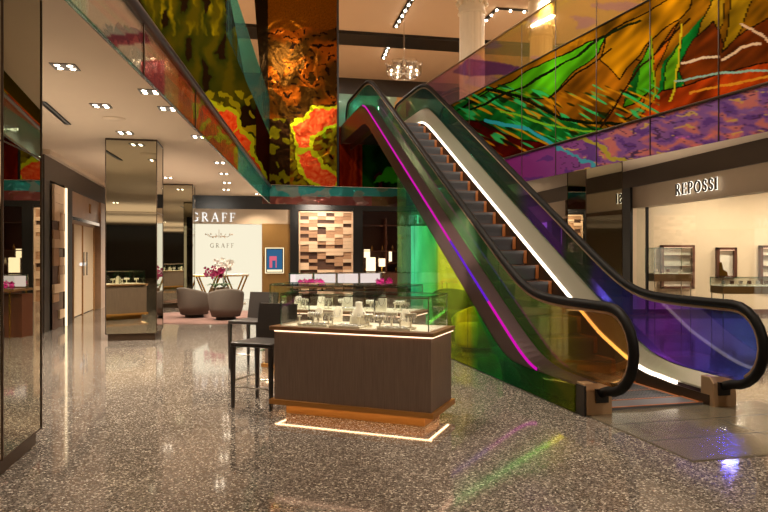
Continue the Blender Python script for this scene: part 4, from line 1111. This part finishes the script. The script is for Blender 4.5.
def shopcase(px0, px1, py_top, py_bed, py_und, Y, label, items):
    A = at(px0, py_und, Y); B = at(px1, py_top, Y); zb = at(0, py_bed, Y).z
    t = thing('glass_showcase', label, 'display case', (A.x, Y, 0), 0, 'glass showcases in the cream shop'); W_ = B.x-A.x
    MB().box(0, W_, 0, .55, A.z, zb, 'brownwall').build('case_base', t)
    MB().box(.02, W_-.02, .02, .53, zb, zb+.01, 'white').build('display_bed', t)
    g = MB(); g.box(0, W_, 0, .008, zb, B.z, 'glass'); g.box(0, W_, .542, .55, zb, B.z, 'glass'); g.box(0, .008, 0, .55, zb, B.z, 'glass'); g.box(W_-.008, W_, 0, .55, zb, B.z, 'glass'); g.box(0, W_, 0, .55, B.z, B.z+.008, 'glass'); g.build('glass_case', t)
    e = MB()
    for x in (0, W_):
        for y in (0, .55): e.box(x-.006, x+.006, y-.006, y+.006, zb, B.z, 'gedge')
    for y in (0, .55): e.box(0, W_, y-.005, y+.005, B.z-.005, B.z+.008, 'gedge')
    e.build('glass_edge', t)
    for x in (.02, W_-.02):
        for y in (.03, .52): MB().tube([(x, y, 0), (x, y, A.z)], .012, 'chrome', 6).build('leg', t)
    for i in range(items):
        x = .15+(W_-.3)*i/max(1, items-1); b_ = MB(); b_.box(-.05, .05, -.05, .05, 0, .03, 'ivory'); b_.box(-.03, .03, -.03, .03, .03, .10, 'niche' if i % 2 else 'diamond')
        o = b_.build('jewellery_box'); o.location = (A.x+x, Y+.28, zb+.012); tag(o, ('brown' if i % 2 else 'silver')+' jewellery piece, '+nth('j%d%d' % (i % 2, px0 > 700))+' of its colour in the '+('right' if px0 > 700 else 'left')+' shop showcase', 'jewellery', 'jewellery in the '+('right' if px0 > 700 else 'left')+' shop showcase '+('brown' if i % 2 else 'silver'))
shopcase(654.5, 692, 247.5, 273.5, 281, 15.7, 'tall glass showcase on thin legs in front of the large niche', 3)
shopcase(723, 790, 277.5, 286, 293.5, 14.0, 'long low glass showcase at the right with jewellery on cream pads', 7)
# shopfront glazing and mullion
t = thing('shopfront_glazing', 'full height clear glass shopfront under the REPOSSI sign', 'shop window', (8.74, 0, 0), RWR)
MB().box(.15, .16, rw(790), rw(631), 0, 2.65, 'glass').build('glass_pane', t)
m = MB()
for px in (641,): m.box(.13, .18, rw(px)-.03, rw(px)+.03, 0, 2.65, 'black')
m.build('mullion', t)

# ============================================================ UPPER FLOOR: columns, chandelier, tracks
def column(px, w_, Y, label):
    x = (px-384)/F*Y; r = w_/F*Y/2
    t = thing('column', label, 'column', (x, Y, ZU), 0, 'ivory columns on the upper floor')
    m = MB(); n = 48; vs = []
    for z in (.3, 3.85):
        for k in range(n):
            rr = r*(1 if k % 4 else .965); vs.append((rr*cos(2*pi*k/n), rr*sin(2*pi*k/n), z))
    m.add(vs, [(k, (k+1) % n, n+(k+1) % n, n+k) for k in range(n)], 'column', False); m.build('shaft', t)
    MB().lathe([(0, 0), (r*1.25, 0), (r*1.25, .12), (r*1.1, .2), (r, .3)], 'column', 32).build('base', t)
    c_ = MB(); c_.lathe([(r, 3.85), (r*1.15, 3.88), (r*1.05, 3.95), (r*1.02, 4.15), (r*1.2, 4.3), (r*1.12, 4.36), (r*1.12, ZT-ZU)], 'column', 32)
    for k in range(12): c_.lathe([(0, -.05), (.06, 0), (.07, .08), (0, .12)], 'column', 8, (r*1.12*cos(k*pi/6), r*1.12*sin(k*pi/6), 4.12))
    c_.build('capital', t); return t
column(472, 25, 19.4, 'ivory column with capital standing behind the glass railing, left one')
column(541, 22, 21.5, 'ivory column seen through the yellow glass railing, right one')
p_ = at(404, 70, 22.0); t = thing('chandelier', 'glass chandelier of bell shaped shades above the escalator top', 'chandelier', tuple(p_), 0)
m = MB()
for k in range(6):
    a_ = 2*pi*k/6; r_ = .42
    m.lathe([(.03, -.18), (.13, -.16), (.17, -.02), (.15, .12), (.20, .24), (.19, .24), (.14, .12), (.155, -.02), (.12, -.14)], 'crystal', 14, (r_*cos(a_), r_*sin(a_), 0))
m.build('glass_shade', t)
m = MB()
for k in range(6): a_ = 2*pi*k/6; m.lathe([(0, -.05), (.04, 0), (0, .05)], 'trackl', 8, (.42*cos(a_), .42*sin(a_), 0))
m.build('lamp_bulb', t)
m = MB(); m.tube([(0, 0, .0), (0, 0, ZT-p_.z)], .012, 'chrome', 6); m.tube([(.42*cos(a_), .42*sin(a_), -.2) for a_ in [2*pi*k/18 for k in range(18)]], .02, 'chrome', 6, closed=True)
for k in range(6): a_ = 2*pi*k/6; m.tube([(0, 0, -.1), (.42*cos(a_), .42*sin(a_), -.19)], .01, 'chrome', 5)
m.build('frame', t)
def track(pts, label, n):
    P = [Vector(((px-384)/F*(ZT-.02-EYE)*F/(HZ-py), (ZT-.02-EYE)*F/(HZ-py), ZT-.03)) for px, py in pts]
    t = thing('track_light', label, 'track light', tuple(P[0])); m = MB(); Q = [p-P[0] for p in P]
    m.tube(Q, .10, 'black', 4, up=(0, 0, 1), flat=.25); m.build('track', t)
    tot = sum((b_-a_).length for a_, b_ in zip(Q, Q[1:]))
    for i in range(n):
        d_ = tot*(i+.5)/n; a_, b_ = Q[0], Q[1]
        for a_, b_ in zip(Q, Q[1:]):
            L_ = (b_-a_).length
            if d_ <= L_: break
            d_ -= L_
        c_ = a_+(b_-a_)*(d_/L_); MB().lathe([(0, 0), (.035, 0), (.04, .04), (0, .04)], 'trackl', 8, (c_.x, c_.y, c_.z-.06)).build('lamp', t)
track([(414, -6), (395, 27)], 'black ceiling track of small lamps left of the first column', 6)
track([(389, 44), (383, 58)], 'short black ceiling track above the chandelier', 4)
track([(484, 21), (497, 8), (545, 11.5)], 'bent black ceiling track between the two columns', 6)
track([(556, 44), (600, 40), (640, 30)], 'black ceiling track imitating slots reflected in the yellow railing', 5)  # reflection of ceiling slots modelled as a solid track

# ============================================================ LOWER CEILING DOWNLIGHTS
def mk_down(label):
    t = thing('ceiling_downlight', label, 'ceiling light', group='recessed ceiling downlights'); m = MB()
    m.box(-.13, .13, -.13, .13, -.010, 0, 'plinth'); m.build('housing', t)
    for x in (-.065, .065):
        for y in (-.065, .065): MB().lathe([(0, -.014), (.024, -.014), (.03, -.010)], 'downl', 10, (x, y, 0)).build('lamp', t)
    return t
DL = [(65, 66, 'over the left walkway, nearest the camera'), (101, 105, 'second along the left walkway'), (125, 132, 'just above the free standing mirror pillar'), (150, 91, 'beside the left glass band, nearest'),
      (168, 108, 'beside the left glass band, second along'), (199, 136, 'beside the orange end of the glass band'), (220, 162, 'left of the teal glass band, larger of the far row'), (224, 173, 'in the far row below the glass cladding, second'),
      (227, 182, 'in the far row, third'), (226, 189, 'in the far row, nearest the shop wall'), (168, 177, 'right of the mirror pillar top'), (176, 187, 'above the most distant mirror pillar')]
d0 = None
for px, py, wh in DL:
    Y = (ZC-EYE)*F/(HZ-py); X = (px-384)/F*Y
    if d0 is None: d0 = mk_down('recessed four lamp downlight '+wh); d = d0; d.location = (X, Y, ZC); d.rotation_euler = (0, 0, AXR)
    else: d = dup(d0, (X, Y, ZC), AXR, 'recessed four lamp downlight '+wh)
    spot((X, Y, ZC-.05), 190, 120)
for i, (X, Y) in enumerate(((-5.5, 4), (-6.5, 0), (-4.5, -3.5), (-1, -7), (3, -7), (-6, -9), (0, -12), (6, -11), (-9, -5), (9.6, 8), (8.6, 2), (5.2, 11.6), (-7, 9.5), (2, 21.5), (-1, 21), (-4.2, 22.3), (5.5, 20))):
    dup(d0, (X, Y, ZC), AXR, 'recessed four lamp downlight outside the view, seen in mirrors' if Y < 18 else 'recessed four lamp downlight beyond the far glass fascia')
    spot((X, Y, ZC-.05), 190, 120)
# linear slot on the ceiling
A = Vector((-4.59, 8.94, ZC)); B = Vector((-4.98, 10.5, ZC)); m = MB(); m.tube([(0, 0, -.008), tuple(Vector(B-A)+Vector((0, 0, -.008)))], .05, 'black', 4, flat=.1); o = m.build('air_slot'); o.location = A
tag(o, 'thin black linear slot in the beige ceiling by the left walkway', 'air vent')
m = MB(); m.lathe([(0, -.01), (.16, -.01), (.17, 0), (0, 0)], 'ceiling', 24); o = m.build('ceiling_disc'); q = at(114, 118, (ZC-EYE)*F/(HZ-118)); o.location = (q.x, q.y, ZC)
tag(o, 'flush round ceiling disc near the second downlight', 'ceiling speaker')
# shop light wash
a_ = bwp(226)
area((a_*cos(BWR), 20.4, 3.3), 1.0, 22, (1, .93, .8), (radians(20), 0, 0))
spot((-4.2, 22.2, 3.5), 60, 70); 
a_ = bwp(325); area((a_*cos(BWR), 22.4, 3.3), .8, 40, (1, .85, .7), (radians(25), 0, 0))
Yq = lwY(56); spot((-3.47-.2417*Yq+.7, Yq, 3.45), 260, 75, rot=(0, radians(-22), 0))
